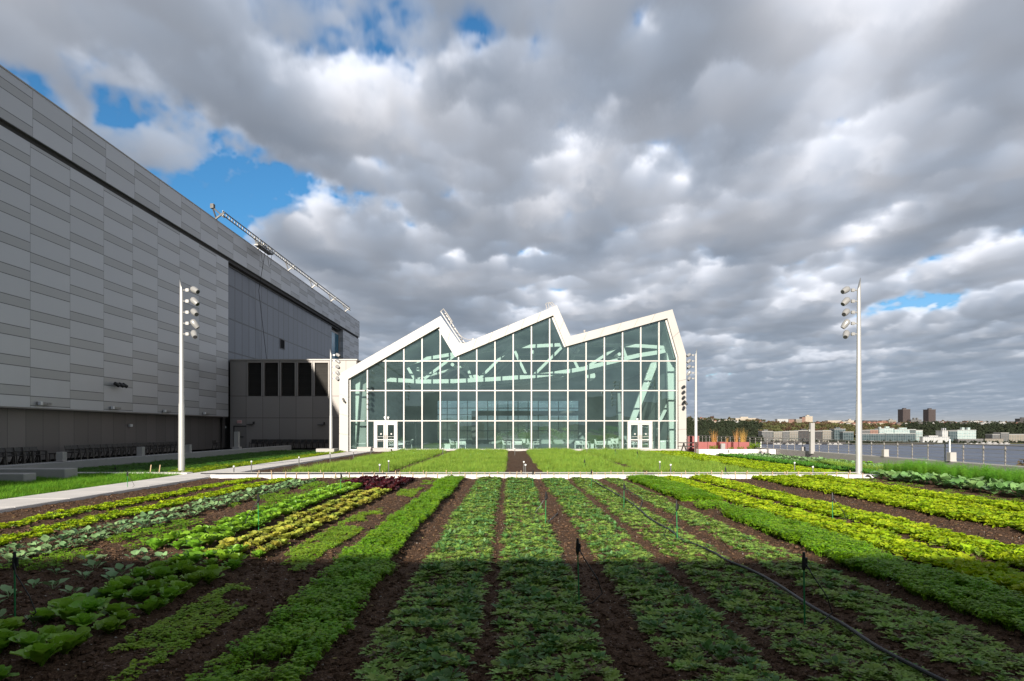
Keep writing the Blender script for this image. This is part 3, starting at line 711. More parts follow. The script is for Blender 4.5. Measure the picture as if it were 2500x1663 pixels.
for nm, pts, w in (('truss_chord', bot, .36), ('truss_chord', top, .30)):
    mb = MB()
    for p, q in zip(pts, pts[1:]): mb.bar(T3(*p), T3(*q), .3, w)
    G(mb, nm, M['truss_white'])
for p, q in dia:
    mb = MB(); mb.bar(T3(*p), T3(*q), .24, .24); G(mb, 'truss_web', M['truss_white'])
for dy, dz in ((9, .9), (17, 1.6)):
    mb = MB()
    for pts in (bot, top):
        for p, q in zip(pts, pts[1:]):
            a = Vector(T3(*p)); b = Vector(T3(*q)); mb.bar(a+Vector((0, dy, dz*.3)), b+Vector((0, dy, dz*.3)), .2, .25)
    for p, q in dia: mb.bar(Vector(T3(*p))+Vector((0, dy, dz*.3)), Vector(T3(*q))+Vector((0, dy, dz*.3)), .18)
    G(mb, 'rear_truss', M['truss_white'])
def quadcol(p4, Y, th, name, m):
    mb = MB(); mb.prism([P(*p, Y) for p in p4], Y, Y+th); G(mb, name, M[m])
quadcol([(862, 1099), (867, 1099), (880, 921), (862, 921)], 58.6, .4, 'column', 'truss_white')
quadcol([(868, 1099), (896, 1099), (895, 925), (881, 925)], 59.2, .4, 'lobby_wall', 'interior_floor')
quadcol([(1636, 1099), (1652, 1099), (1652, 850), (1628, 850)], 60, .5, 'column', 'truss_white')
quadcol([(1612, 1099), (1626, 1099), (1626, 1075), (1612, 1075)], 61, .5, 'cabinet', 'truss_white')
quadcol([(1536, 1030), (1550, 1030), (1608, 884), (1590, 884)], 62, .4, 'brace', 'truss_white')
quadcol([(1606, 1030), (1614, 1030), (1650, 960), (1650, 940)], 62, .3, 'brace', 'truss_white')
quadcol([(1512, 1100), (1522, 1100), (1514, 960), (1508, 960)], 63, .3, 'brace', 'interior_floor')
mb = MB(); yb = YG+27
mb.box(x0+.4, -9, yb, yb+.4, 0, 9); mb.box(8.5, x1-.4, yb, yb+.4, 0, 12); mb.box(-9, 8.5, yb, yb+.4, 5.3, 12.5); mb.box(-9, 8.5, yb, yb+.4, 0, .5); G(mb, 'rear_wall', M['interior_dark'])
mb = MB()
for k in range(15): mb.box(-9+k*1.25-.05, -9+k*1.25+.05, yb, yb+.15, .5, 5.3)
for z in (1.6, 3.6, 4.4): mb.box(-9, 8.5, yb+.02, yb+.12, z-.05, z+.05)
mb.box(-4, 8.5, yb-6, yb-5.6, 3.35, 3.9); mb.box(-4.4, -3.7, yb-6, yb-5.6, 0, 3.9)
G(mb, 'rear_window_frame', M['dark_metal'])
mb = MB(); mb.add([(-9, yb+.2, .5), (8.5, yb+.2, .5), (8.5, yb+.2, 5.3), (-9, yb+.2, 5.3)], [(0, 1, 2, 3)]); G(mb, 'rear_glass', M['hall_glass'])
mb = MB()                                                # ducts and pipes under the roof
for x, z in ((-8, 7), (-5, 7.4), (2, 8.5), (6, 8.8), (9.5, 8.3)): mb.tube([(x, YG+2, z), (x+.5, YG+26, z+.2)], .16, 8)
mb.tube([(-3.1, YG+4.2, 6.15), (-3.1, YG+5.8, 6.15)], .55, 18); mb.tube([(7.3, YG+4.2, 6.6), (7.3, YG+5.8, 6.6)], .4, 18)
mb.tube([(5.6, YG+5, 8.6), (10.5, YG+5, 8.2)], .12, 8); mb.tube([(-9, YG+5, 6.2), (-4, YG+5, 7.6)], .12, 8)
G(mb, 'duct', M['truss_white'])

# roof hardware
hr = empty('roof_ladder', W(1076, 771, YG), 0, 'white railed ladder down the steep face of the left roof peak', 'ladder')
a = W(1074, 763, YG+.8); b = W(1125, 841, YG+.8)
for off in (Vector((0, 0, 0)), Vector((.25, .9, .05))):
    mb = MB(); mb.bar(a+off+Vector((.1, 0, .05)), b+off+Vector((.1, 0, .05)), .08); rel(mb, hr).build('side_rail', M['white_metal'], hr)
mb = MB()
for k in range(10): p = a.lerp(b, (k+.5)/10)+Vector((.1, 0, .05)); mb.bar(p, p+Vector((.25, .9, .05)), .05)
rel(mb, hr).build('rung', M['white_metal'], hr)
mb = MB(); n_ = Vector((.82, 0, .57))*.45; mb.tube([a+n_*.1, a+n_*.8+Vector((0, 0, .1)), a+n_+(b-a)*.12, a.lerp(b, .38)+n_, a.lerp(b, .42)+n_*.2], .045, 6); rel(mb, hr).build('grab_rail', M['white_metal'], hr)
cb = W(1107, 800, YG+1); ce = W(1155, 829, YG+1); mb = MB()
mb.tube([cb.lerp(ce, i/12)-Vector((0, 0, .35*math.sin(math.pi*i/12))) for i in range(13)], .025, 5); mb.bar(ce-Vector((0, 0, .2)), ce+Vector((0, 0, .1)), .1)
thing(mb, 'safety_cable', M['white_metal'], 'white sagging safety cable in the left roof valley', 'cable')
mb = MB(); q = W(1348, 751, YG+.8)
for dx in (0, .22): mb.tube([q+Vector((dx-.45, 0, -.1)), q+Vector((dx-.55, 0, .32)), q+Vector((dx-.25, 0, .45)), q+Vector((dx+.05, 0, .1)), q+Vector((dx+.08, 0, -.2))], .035, 6)
thing(mb, 'roof_handrail', M['white_metal'], 'white hooped handrail on the middle roof peak', 'handrail')
mb = MB(); q = W(1427, 812, YG+.4); mb.tube([q-Vector((0, 0, .15)), q+Vector((0, 0, .12))], .05, 8); mb.tube([q+Vector((0, 0, .05)), q+Vector((0, 0, .2))], .09, 8)
thing(mb, 'roof_anchor', M['white_metal'], 'tiny white anchor knob on the right roof slope', 'anchor')
for px, py, lab in ((838, 976, 'small grey camera on the left white post of the glass hall'), (1671, 982, 'small dark camera on the right white post of the glass hall')):
    q = W(px, py, YG); r = empty('security_camera', q, 0, lab, 'camera')
    b = MB(); b.tube([(0, -.002, .08), (0, -.12, .08)], .08, 10); b.build('bracket', M['steel'], r)
    b = MB(); b.tube([(0, -.12, .08), (.16, -.32, -.2)], .07, 10); b.build('camera_body', M['steel'], r)
for px, py, lab in ((939.5, 1019.5, 'tiny white sensor above the left entrance'), (947.5, 1020, 'second tiny white sensor above the left entrance, just right of the first'), (1556, 1024, 'tiny white sensor above the right entrance')):
    q = W(px, py, YW-.2); b = MB(); b.box(q.x-.08, q.x+.08, q.y, q.y+.06, q.z-.03, q.z+.08); b.box(q.x-.03, q.x+.03, q.y, q.y+.06, q.z-.14, q.z-.03); thing(b, 'door_sensor', M['white_plastic'], lab, 'sensor')

# furniture inside
def lounge(name='lounge_chair'):
    r = empty(name); b = MB(); b.box(-.36, .36, -.35, .35, .34, .46); b.build('seat', M['white_plastic'], r, bevel=.03)
    b = MB(); b.add([(-.36, .28, .44), (.36, .28, .44), (.36, .42, .44), (-.36, .42, .44), (-.36, .42, .86), (.36, .42, .86), (.36, .52, .84), (-.36, .52, .84)], [(0, 1, 5, 4), (2, 3, 7, 6), (0, 3, 7, 4), (1, 2, 6, 5), (4, 5, 6, 7), (0, 1, 2, 3)]); b.build('backrest', M['white_plastic'], r)
    for s in (-1, 1):
        b = MB(); b.bar((s*.4, -.33, 0), (s*.4, -.33, .62), .05); b.bar((s*.4, .38, 0), (s*.4, .36, .64), .05); b.bar((s*.4, -.35, .62), (s*.4, .4, .64), .06); b.build('arm_frame', M['white_plastic'], r)
    return r
l0 = lounge(); first = True
inl = [(979, 1.5, 63), (994, -1.3, 63.4), (1113, 1.2, 62.6), (1126, 0, 62.6), (1240, 1.4, 63), (1265, 0, 62.6), (1283, .2, 64), (1306, -1.2, 63), (1415, 0, 62.5), (1428, .3, 62.6), (1466, 1.3, 62.5), (1483, 0, 62.5), (1500, 0, 66), (1511, .2, 66), (1546, .8, 62.4), (1580, -.9, 63)]
labs = ['inside the left door corner, turned right', 'inside between the left door and the next bay, turned left', 'left of a pair behind the third bay from the left door', 'right of a pair behind the third bay from the left door', 'turned right near the middle of the glass front', 'facing out near the middle of the glass front', 'set back near the middle of the glass front', 'turned left near the middle of the glass front', 'left of the pair beside the low white table', 'right of the pair beside the low white table', 'turned right, just right of the low white table', 'facing out, second right of the low white table', 'set well back left of the right door', 'set well back, nearest the right door frame', 'seen through the left leaf of the right door', 'seen through the right leaf of the right door']
for (px, rz, Y), lb in zip(inl, labs):
    o = l0 if first else copy_tree(l0); first = False
    o.location = ((px-CX)/F*Y, Y, .02); o.rotation_euler.z = rz; tag(o, 'white armchair '+lb, 'armchair', 'white armchairs inside the glass hall')
for px, lb in ((1442, 'low white side table between the white armchairs near the right door'), (1093, 'low white side table behind the third bay from the left door')):
    r = empty('side_table', ((px-CX)/F*62.5, 62.5, .02), 0, lb, 'table'); b = MB(); b.box(-.3, .3, -.3, .3, .38, .44); b.build('table_top', M['white_plastic'], r); b = MB(); b.box(-.26, .26, -.26, .26, 0, .38); b.build('base', M['white_plastic'], r)

# ---------------------------------------------------------------- lamp poles
def lamp_pole(label, X, Y, side, H=7.85):
    r = empty('lamp_pole', (X, Y, 0), 0, label, 'lamp pole', 'tall tapered lamp poles around the garden')
    # tapered tube with an obliquely cut tip
    n = 20; b = MB(); hs = [0, .02, H*.35, H*.36, H-.62]; rs = [.128, .126, .113, .100, .072]
    v = []; 
    for h, q in zip(hs, rs):
        for j in range(n): t = 2*math.pi*j/n; v.append((math.cos(t)*q, math.sin(t)*q, h))
    for j in range(n):
        t = 2*math.pi*j/n; q = .070; v.append((math.cos(t)*q, math.sin(t)*q, H-.32-.30*side*math.cos(t)))
    f = [tuple(range(n))[::-1], tuple(range(5*n, 6*n))]
    for i in range(5):
        for j in range(n): f.append((i*n+j, i*n+(j+1) % n, (i+1)*n+(j+1) % n, (i+1)*n+j))
    b.add(v, f); b.build('pole', M['pole_metal'], r, smooth=True)
    b = MB(); b.tube([(0, 0, -.04), (0, 0, .03)], .19, 16); b.build('base_plate', M['pole_metal'], r)
    aims = [(.75, -.35, -.42), (.70, -.25, -.62), (.62, -.50, -.50), (.50, .15, -.75), (.42, -.55, -.62)]
    for i in range(5):
        z = EYE+(HY-[709, 736, 763, 790, 816][i])/61.0
        hd = empty('lamp_head', (side*.40, 0, z)); hd.parent = r
        b = MB(); b.tube([(-side*.34, 0, 0), (-side*.08, 0, 0)], .028, 8); b.box(*sorted((-side*.22, -side*.10)), -.05, .05, -.06, .06); b.build('arm', M['lamp_metal'], hd)
        a = Vector(aims[i]); a.x *= side; a.normalize(); c = Vector((side*.10, 0, .02))
        b = MB(); b.tube([c-a*.15, c-a*.13, c-a*.05, c+a*.10, c+a*.24], [.05, .09, .125, .122, .092], 16); b.build('lamp_shade', M['lamp_metal'], hd, smooth=True)
        b = MB(); b.tube([c+a*.242, c+a*.247], .078, 14); b.build('lens', M['lens'], hd)
    return r
lamp_pole('near left lamp pole with five lamp heads turned right, beside the garden path', -13.13, 27.3, 1)
lamp_pole('far left lamp pole with five heads at the left corner of the hall', -13.4, 51.1, 1)
lamp_pole('near right lamp pole with heads turned left, at the end of the white kerb', 13.95, 27.3, -1)
lamp_pole('far right lamp pole with five heads at the right corner of the hall', 13.92, 51.1, -1)

# ---------------------------------------------------------------- chairs
def chair():
    r = empty('stacking_chair')
    b = MB(); b.box(-.25, .25, -.24, .26, .42, .47); b.build('seat', M['chair_dark'], r, bevel=.015)
    b = MB(); b.add([(-.26, .24, .50), (.26, .24, .50), (.26, .29, .50), (-.26, .29, .50), (-.25, .34, .86), (.25, .34, .86), (.25, .38, .86), (-.25, .38, .86)], [(0, 3, 2, 1), (4, 5, 6, 7), (0, 1, 5, 4), (2, 3, 7, 6), (0, 4, 7, 3), (1, 2, 6, 5)]); b.build('backrest', M['chair_dark'], r)
    for s in (-1, 1):
        b = MB(); b.bar((s*.27, -.28, 0), (s*.27, -.22, .62), .045, .05); b.build('leg', M['chair_frame'], r)
        b = MB(); b.tube([(s*.27, .42, 0), (s*.27, .28, .30), (s*.27, .25, .5), (s*.27, .35, .86)], .027, 6); b.build('leg', M['chair_frame'], r)
        b = MB(); b.bar((s*.27, -.24, .62), (s*.27, .28, .64), .05, .035); b.build('armrest', M['chair_frame'], r)
    return r
c0 = chair(); used = False
def put_chair(x, y, rz, label, group):
    global used
    o = copy_tree(c0) if used else c0; used = True
    o.location = (x, y, -.05); o.rotation_euler.z = rz; return tag(o, label, 'chair', group)
for k in range(6):
    for t in range(2): put_chair(-25.85+t*.12+rnd.uniform(-.03, .03), 34.3+k*.62+rnd.uniform(-.04, .04), R(90)+rnd.uniform(-.06, .06), 'dark chair in the short row at the left edge of the photo', 'dark chairs in the short row at the left photo edge')
for k in range(24):
    put_chair(-25.85+rnd.uniform(-.05, .05), 40.4+k*.60+rnd.uniform(-.03, .03), R(90)+rnd.uniform(-.07, .07), 'dark chair in the long row against the dark lower hall wall', 'dark chairs in the long row along the hall wall')
for k in range(13):
    put_chair((618+k*15.0-CX)/F*65.4, 65.4+rnd.uniform(-.05, .05), rnd.uniform(-.06, .06), 'dark chair in the row below the louvres of the taupe annex', 'dark chairs in the row at the taupe annex')
put_chair((659-CX)/F*63.2, 63.2, .1, 'single chair standing in front of the row at the taupe annex', None)
put_chair((531-CX)/F*60, 60, R(80), 'single dark chair alone between the long row and the service door', None)
r = empty('side_table', (-25.6, 38.5, -.05), 0, 'small dark table at the right end of the short chair row', 'table')
b = MB(); b.box(-.25, .25, -.25, .25, .42, .47); b.build('table_top', M['chair_dark'], r)
for sx_ in (-1, 1):
    for sy_ in (-1, 1): b = MB(); b.bar((sx_*.21, sy_*.21, 0), (sx_*.21, sy_*.21, .42), .04); b.build('leg', M['chair_frame'], r)

# ---------------------------------------------------------------- bollards, railing, red planters
def bollard(X, Y, z0, h, w, label, m='concrete'):
    b = MB(); b.box(X-w/2, X+w/2, Y-w/2, Y+w/2, z0, z0+h); b.box(X-w/2-.01, X+w/2+.01, Y-w/2-.01, Y+w/2+.01, z0, z0+.04)
    thing(b, 'bollard', M[m], label, 'bollard', 'square bollards along the terrace edge', bevel=.01)
bollard(-18.65, 28.4, .42, .40, .28, 'square grey bollard on the terrace wall, left of the long chair row')
bollard(-18.65, 34.5, .42, .46, .28, 'square grey bollard on the terrace wall, in front of the long chair row')
bollard(-18.65, 39.6, .42, .46, .28, 'square grey bollard on the terrace wall, just right of the near lamp pole')
bollard(18.3, 33.3, .43, .36, .24, 'short bollard on the right parapet, just right of the near right lamp pole')
bollard(18.3, 28.3, .43, .38, .26, 'short bollard on the right parapet with a thin white rod beside it')
bollard(18.3, 42.6, .43, .25, .2, 'small bollard on the right parapet between the tall column and the near lamp pole')
b = MB(); b.box(18.02, 18.27, 40.9, 41.15, .3, 2.15); b.box(17.93, 18.02, 40.94, 41.10, 1.62, 1.76)
thing(b, 'column', M['concrete_grey'], 'tall grey concrete column with a small white camera at the right parapet', 'column', bevel=.01)
X_ = (579-CX)/F*47.8
b = MB(); b.box(X_-.15, X_+.15, 47.6, 47.9, .5, 1.6); b.box(X_-.24, X_+.24, 47.5, 48.0, -.04, .55); thing(b, 'column', M['concrete'], 'pale square column in front of the grey service door', 'column', bevel=.01)
b = MB(); b.tube([(18.42, 28.6, .4), (18.42, 28.6, 1.35)], .03, 6); thing(b, 'thin_rod', M['white_plastic'], 'thin white rod standing beside a parapet bollard at the river railing', 'rod')
b = MB(); b.tube([(18.4, 50.1, .4), (18.4, 50.1, .85)], .05, 6); thing(b, 'thin_rod', M['white_plastic'], 'short white post at the river railing right of the red planters', 'rod')
rl = empty('river_railing', (XR, 12, .43), 0, 'steel railing with thin posts and cables along the river side of the roof garden', 'railing')
y = 13.7
while y < 76:
    b = MB(); b.box(XR-.018, XR+.018, y-.02, y+.02, .43, 1.14); b.box(XR-.03, XR+.025, y-.022, y+.022, .98, 1.08); rel(b, rl).build('post', M['rail_metal'], rl); y += 1.18
b = MB(); b.tube([(XR, 12, 1.16), (XR, 76, 1.16)], .026, 6); rel(b, rl).build('top_rail', M['rail_metal'], rl)
b = MB(); b.tube([(XR-.03, 12, 1.0), (XR-.03, 76, 1.0)], .014, 5); rel(b, rl).build('cable', M['rail_metal'], rl)
b = MB(); b.tube([(XR-.02, 12, .55), (XR-.02, 76, .55)], .01, 5); rel(b, rl).build('cable', M['rail_metal'], rl)
for z in (.70, .85): b = MB(); b.tube([(XR-.02, 12, z), (XR-.02, 76, z)], .006, 5); rel(b, rl).build('cable', M['rail_metal'], rl)

RP = [(1705, 1727, 50), (1728, 1748.5, 50.5), (1750, 1755, 51), (1757, 1776, 50.2), (1777, 1790, 50.6), (1790.5, 1802.5, 50), (1804, 1829, 50.3)]
rl_lab = ['widest red planter box next to the far right lamp pole', 'second red planter box from the left, holding tall orange grass', 'narrow red planter box left of the small grey box', 'red planter box behind the small grey box', 'red planter box just right of the small grey box', 'red planter box with the tallest orange grass', 'rightmost red planter box of the row']
for i, (a, b_, Y) in enumerate(RP):
    x0_, x1_ = (a-CX)/F*Y, (b_-CX)/F*Y; zt_ = EYE-(1079.5-HY)/F*Y
    r = empty('red_planter', ((x0_+x1_)/2, Y, 0), 0, rl_lab[i], 'planter', 'red planter boxes on the terrace'); h = (x1_-x0_)/2; hy = .5
    b = MB(); b.box(-h, h, -.02, .04, 0, zt_); b.box(-h, -h+.06, .04, 1.0, 0, zt_); b.box(h-.06, h, .04, 1.0, 0, zt_); b.box(-h+.06, h-.06, .94, 1.0, 0, zt_); b.build('box_wall', M['red_paint'], r)
    b = MB(); b.box(-h+.06, h-.06, .04, .94, .1, zt_-.08); b.build('soil', M['soil'], r)
b = MB(); Y = 49.6; b.box((1761-CX)/F*Y, (1771-CX)/F*Y, Y, Y+.3, .1, EYE-(1083-HY)/F*Y); thing(b, 'utility_box', M['concrete_grey'], 'small grey utility box in front of the red planters', 'box', bevel=.01)
for px, Y, lb in ((1690, 56, 'far red planter box seen left of the far right lamp pole'), (1697, 58, 'farthest red planter box behind the far right lamp pole')):
    x_ = (px-CX)/F*Y; b = MB(); b.box(x_-.3, x_+.3, Y, Y+.5, 0, 1.2); b.box(x_-.32, x_+.32, Y-.01, Y+.52, 1.14, 1.2); thing(b, 'red_planter', M['red_paint'], lb, 'planter', 'red planter boxes on the terrace')
# picnic table behind the right corner
r = empty('picnic_table', ((1688-CX)/F*54, 54, 0), 0, 'dark picnic table behind the right corner of the glass hall', 'table')
b = MB(); b.box(-.9, .9, -.4, .4, .68, .74); b.build('table_top', M['chair_frame'], r)
for s in (-1, 1):
    b = MB(); b.box(-.9, .9, s*.75-.14, s*.75+.14, .40, .45); b.build('bench', M['chair_frame'], r)
    b = MB(); b.bar((s*.6, -.8, 0), (s*.6, 0, .68), .07); b.bar((s*.6, .8, 0), (s*.6, 0, .68), .07); b.build('leg', M['dark_metal'], r)

# ---------------------------------------------------------------- irrigation stakes, caps, tubes
def sprinkler(px, pyb, h, label, loop=1):
    Y = EYE*F/(pyb-HY); X = (px-CX)/F*Y
    r = empty('sprinkler_stake', (X, Y, 0), 0, label, 'sprinkler', 'green sprinkler stakes standing in the beds')
    lx = rnd.uniform(-.02, .02)
    b = MB(); b.tube([(0, 0, -.1), (lx, 0, h-.1)], .0075, 6); b.build('stake', M['green_stake'], r)
    b = MB(); b.tube([(lx, 0, h-.16), (lx, 0, h-.13), (lx, 0, h-.05), (lx, 0, h)], [.012, .019, .016, .011], 8); b.tube([(lx+.02, 0, h-.13), (lx+.02, 0, h-.05)], .014, 6); b.build('sprinkler_head', M['black_plastic'], r)
    b = MB(); s = loop; b.tube([(lx+.01, -.02, h-.1), (s*.04, -.05, h*.72), (s*.17, -.06, h*.42), (s*.22, -.05, h*.2), (s*.12, -.05, .04), (s*.02, -.06, .02)], .0055, 6); b.build('feed_tube', M['black_plastic'], r)
for a in ((1414.8, 1479, .67, 'green sprinkler stake on the shadow edge, nearest the middle of the photo', 1),
          (1331, 1283, .62, 'green sprinkler stake in the lit gap right of the central bed', -1), (1523, 1247, .60, 'green sprinkler stake where the black hose begins to bend', 1),
          (1654, 1327.6, .66, 'green sprinkler stake standing right beside the black hose in the sun', -1), (1965, 1529, .66, 'green sprinkler stake in the shaded right foreground beside the hose', 1),
          (2033, 1283, .6, 'green sprinkler stake between the lime green rows on the right', 1), (37, 1528, .66, 'green sprinkler stake at the shaded left edge of the photo', 1),
          (632, 1294, .63, 'green sprinkler stake in the row of big green lettuces', -1), (831, 1209, .6, 'green sprinkler stake at the far end of the big lettuce row beside the red lettuces', 1),
          (1769, 1186, .6, 'green sprinkler stake among the lime green plants behind the kerb end of the broad row', 1), (1301, 1194, .58, 'green sprinkler stake near the kerb at the top of the central bed', 1),
          (1443.5, 1190, .55, 'green sprinkler stake near the kerb, third bed right of the central bed', -1), (312, 1195, .55, 'green sprinkler stake standing in front of the garden path on the left', 1),
          (282, 1157, .3, 'short dark sprinkler stake beyond the side kerb on the left', 1), (1427, 1150, .5, 'sprinkler stake in the pale grass left of the right lamp pair', 1), (1502, 1120, .6, 'far sprinkler stake in front of the glass front', 1), (1555, 1128, .6, 'far sprinkler stake on the right part of the pale grass', 1)): sprinkler(*a)
def cap_rod(px, pyt, pyb, label):
    Y = EYE*F/(pyb-HY); X = (px-CX)/F*Y; h = (pyb-pyt)/F*Y
    r = empty('capped_rod', (X, Y, 0), 0, label, 'rod', 'thin steel rods with white caps')
    b = MB(); b.tube([(0, 0, -.05), (0, 0, h-.03)], .022, 8); b.build('rod', M['steel'], r)
    b = MB(); b.tube([(0, 0, h-.06), (0, 0, h-.02), (0, 0, h)], [.03, .04, .02], 8); b.build('cap', M['white_plastic'], r)
for a in ((571, 1137, 1164, 'white capped rod at the left end of the white kerb, in front'), (614, 1125, 1155, 'white capped rod beside the path, second from the left'), (730, 1115, 1139, 'white capped rod halfway along the far garden path'),
          (806, 1105, 1127, 'white capped rod below the far left lamp pole'), (863, 1100, 1121, 'white capped rod before the left entrance planter'), (927, 1133, 1164, 'nearer rod of the pair behind the red lettuces'), (949, 1124, 1154, 'farther rod of the pair behind the red lettuces'),
          (905, 1093, 1110, 'white capped rod just left of the left entrance'), (1081, 1094, 1111, 'white capped rod in the soil strip right of the first pale grass bed'), (1279, 1126, 1154, 'farther rod of the pair in the middle soil strip'), (1283, 1133, 1163, 'nearer rod of the pair in the middle soil strip'),
          (1611, 1126, 1154, 'farther rod of the pair in front of the right entrance'), (1637.5, 1133, 1162, 'nearer rod of the pair in front of the right entrance'), (1433, 1094, 1109, 'far white capped rod before the middle of the glass front'), (1779, 1096, 1112, 'white capped rod before the white planter wall'),
          (1940, 1128, 1155, 'farther white capped rod left of the near right lamp pole'), (1984.6, 1138, 1162, 'nearer white capped rod left of the near right lamp pole'), (2261.5, 1129, 1150, 'white capped rod among the blue green kale on the right'), (1257, 1094, 1112, 'far white capped rod at the head of the middle soil strip')): cap_rod(*a)
# little wooden stakes along the kerb
b0 = MB(); b0.box(-.012, .012, -.006, .006, -.05, .22); b0.build
st = None
for k in range(48):
    for yy, top_ in ((24.40, 1), (25.02, 0)):
        x = -9.2+k*.46+(.2 if top_ else 0)+rnd.uniform(-.05, .05)
        if x > 12.9: continue
        lab_ = 'small wooden stake standing against the '+('front' if top_ else 'back')+' of the white kerb'
        if st is None: st = b0.build('wooden_stake', M['wood']); o = st
        else: o = st.copy(); COL.objects.link(o)
        o.location = (x, yy, 0); o.rotation_euler = (rnd.uniform(-.05, .05), rnd.uniform(-.12, .12), rnd.uniform(-.6, .6)); o.scale = (1, 1, rnd.uniform(.8, 1.25))
        tag(o, lab_, 'stake', 'small wooden stakes '+('in front of' if top_ else 'behind')+' the white kerb')
for k, (px, py) in enumerate(((388, 1158), (366, 1160))):
    o = st.copy(); COL.objects.link(o); o.location = ((px-CX)/F*26.7, 26.7, .0); o.scale = (1.4, 1.4, 1.7); tag(o, ['wooden stake at the side kerb nearer the left lamp pole', 'wooden stake at the side kerb farther left of the lamp pole'][k], 'stake')
# pipes along the kerb
def wig(x0_, x1_, y, z, n, a, sd):
    q = random.Random(sd); return [(x0_+(x1_-x0_)*i/n, y+q.uniform(-a, a), z+abs(q.uniform(0, a*.3))) for i in range(n+1)]
b = MB(); b.tube(wig(-10.6, 12.8, 25.15, .16, 60, .02, 1), .022, 6); thing(b, 'irrigation_pipe', M['concrete_grey'], 'long thin grey pipe lying behind the white kerb', 'pipe', smooth=True)
b = MB(); b.tube(wig(-11.2, -4.5, 24.72, .155, 30, .03, 2), .02, 6); thing(b, 'irrigation_hose', M['black_plastic'], 'black hose lying on the left end of the white kerb', 'hose', smooth=True)
b = MB(); b.tube(wig(-1.6, 2.9, 25.4, .05, 24, .08, 3), .022, 6); thing(b, 'irrigation_hose', M['black_plastic'], 'black hose behind the middle of the white kerb', 'hose', smooth=True)
b = MB(); b.tube(wig(-1.2, 1.5, 26.1, .05, 18, .1, 4), .02, 6); thing(b, 'irrigation_hose', M['black_plastic'], 'short black hose across the middle soil strip', 'hose', smooth=True)
def ground_pts(l, z=.03):
    o = []
    for px, py in l: Y = (EYE-z)*F/(py-HY); o.append(((px-CX)/F*Y, Y, z))
    return o
def smooth_path(p, n=8):
    o = []; p = [Vector(q) for q in p]
    for i in range(len(p)-1):
        a = p[max(i-1, 0)]; b = p[i]; c = p[i+1]; d = p[min(i+2, len(p)-1)]
        for k in range(n):
            t = k/n; o.append(.5*((2*b)+(c-a)*t+(2*a-5*b+4*c-d)*t*t+(3*b-a-3*c+d)*t**3))
    o.append(p[-1]); return o
hose = ground_pts([(1445, 1172), (1462, 1182), (1527, 1219), (1559, 1242), (1590, 1268), (1640, 1297), (1665, 1318), (1702, 1331), (1745, 1350), (1775, 1368), (1840, 1395), (1900, 1428), (1975, 1477), (2060, 1525), (2140, 1578), (2250, 1636), (2330, 1675)], .07)
b = MB(); b.tube(smooth_path(hose), .016, 8); thing(b, 'irrigation_hose', M['black_plastic'], 'long black hose running between two beds into the shaded right foreground', 'hose', smooth=True)
for pts_, lb in (([(1331, 1270), (1318, 1262), (1316, 1240), (1330, 1222)], None), ([(1338, 1275), (1352, 1262), (1362, 1252)], 'short thin black tube on the soil right of the central bed'), ([(1527, 1190), (1545, 1205), (1566, 1215), (1567, 1228), (1560, 1243)], 'thin black tube curving from a stake to the long hose')):
    if lb: b = MB(); b.tube(smooth_path(ground_pts(pts_, .12)), .008, 6); thing(b, 'feed_tube', M['black_plastic'], lb, 'hose', smooth=True)
# ---------------------------------------------------------------- far shore
def hill():
    # px -> ridge top y (photo), hill foot behind the waterfront flat
    prof = [(-3000, 1030), (300, 1030), (1677, 1026), (1750, 1027), (1830, 1031), (1900, 1036), (2000, 1037), (2100, 1038), (2180, 1039), (2260, 1037), (2330, 1036), (2420, 1036), (2500, 1037), (3200, 1038), (5000, 1042)]
    xs = [p[0] for p in prof]; ys_ = [p[1] for p in prof]
    rows = [(1392, -28.5), (1394, -26), (1480, -25.5), (1540, -24), (1640, None, .35), (1760, None, .8), (1860, None, 1.), (2100, None, 1.0), (3500, None, .9)]
    N = 150; v = []; f = []
    for j, rw in enumerate(rows):
        for i in range(N):
            px = -3000+8000*i/(N-1); D = rw[0]; X = (px-CX)/F*D
            zr_ = EYE+(HY-np.interp(px, xs, ys_))/F*1860
            z = rw[1] if rw[1] is not None else -25+(zr_+25)*rw[2]+3*math.sin(px*.031+j)*(.3+rw[2]*.4)
            v.append((X, D+8*math.sin(px*.05)*(j < 3), z))
    for j in range(len(rows)-1):
        for i in range(N-1): f.append((j*N+i, j*N+i+1, (j+1)*N+i+1, (j+1)*N+i))
    mb = MB(); mb.add(v, f); return mb
m_ = bpy.data.materials.new('hillside'); m_.use_nodes = True; t = NT(m_.node_tree); p = t.node('ShaderNodeTexCoord').outputs['Object']
t.put(t.n['Principled BSDF'].inputs['Base Color'], t.ramp(t.noise(p, .02, 6, .7), [(.3, (.03, .042, .018)), (.5, (.06, .06, .028)), (.7, (.11, .085, .05))])); t.n['Principled BSDF'].inputs['Roughness'].default_value = .95; M['hill'] = m_
struct(hill(), 'far_shore_hills', M['hill'], smooth=True)
def zat(px, D):
    xs = [1677, 1750, 1830, 1900, 2000, 2100, 2180, 2260, 2500]; ys_ = [1026, 1027, 1031, 1036, 1037, 1038, 1039, 1037, 1037]
    top_ = EYE+(HY-np.interp(px, xs, ys_))/F*1860
    fr = np.interp(D, [1392, 1540, 1640, 1760, 1860], [0.02, .03, .35, .8, 1.]); return -25+(top_+25)*fr

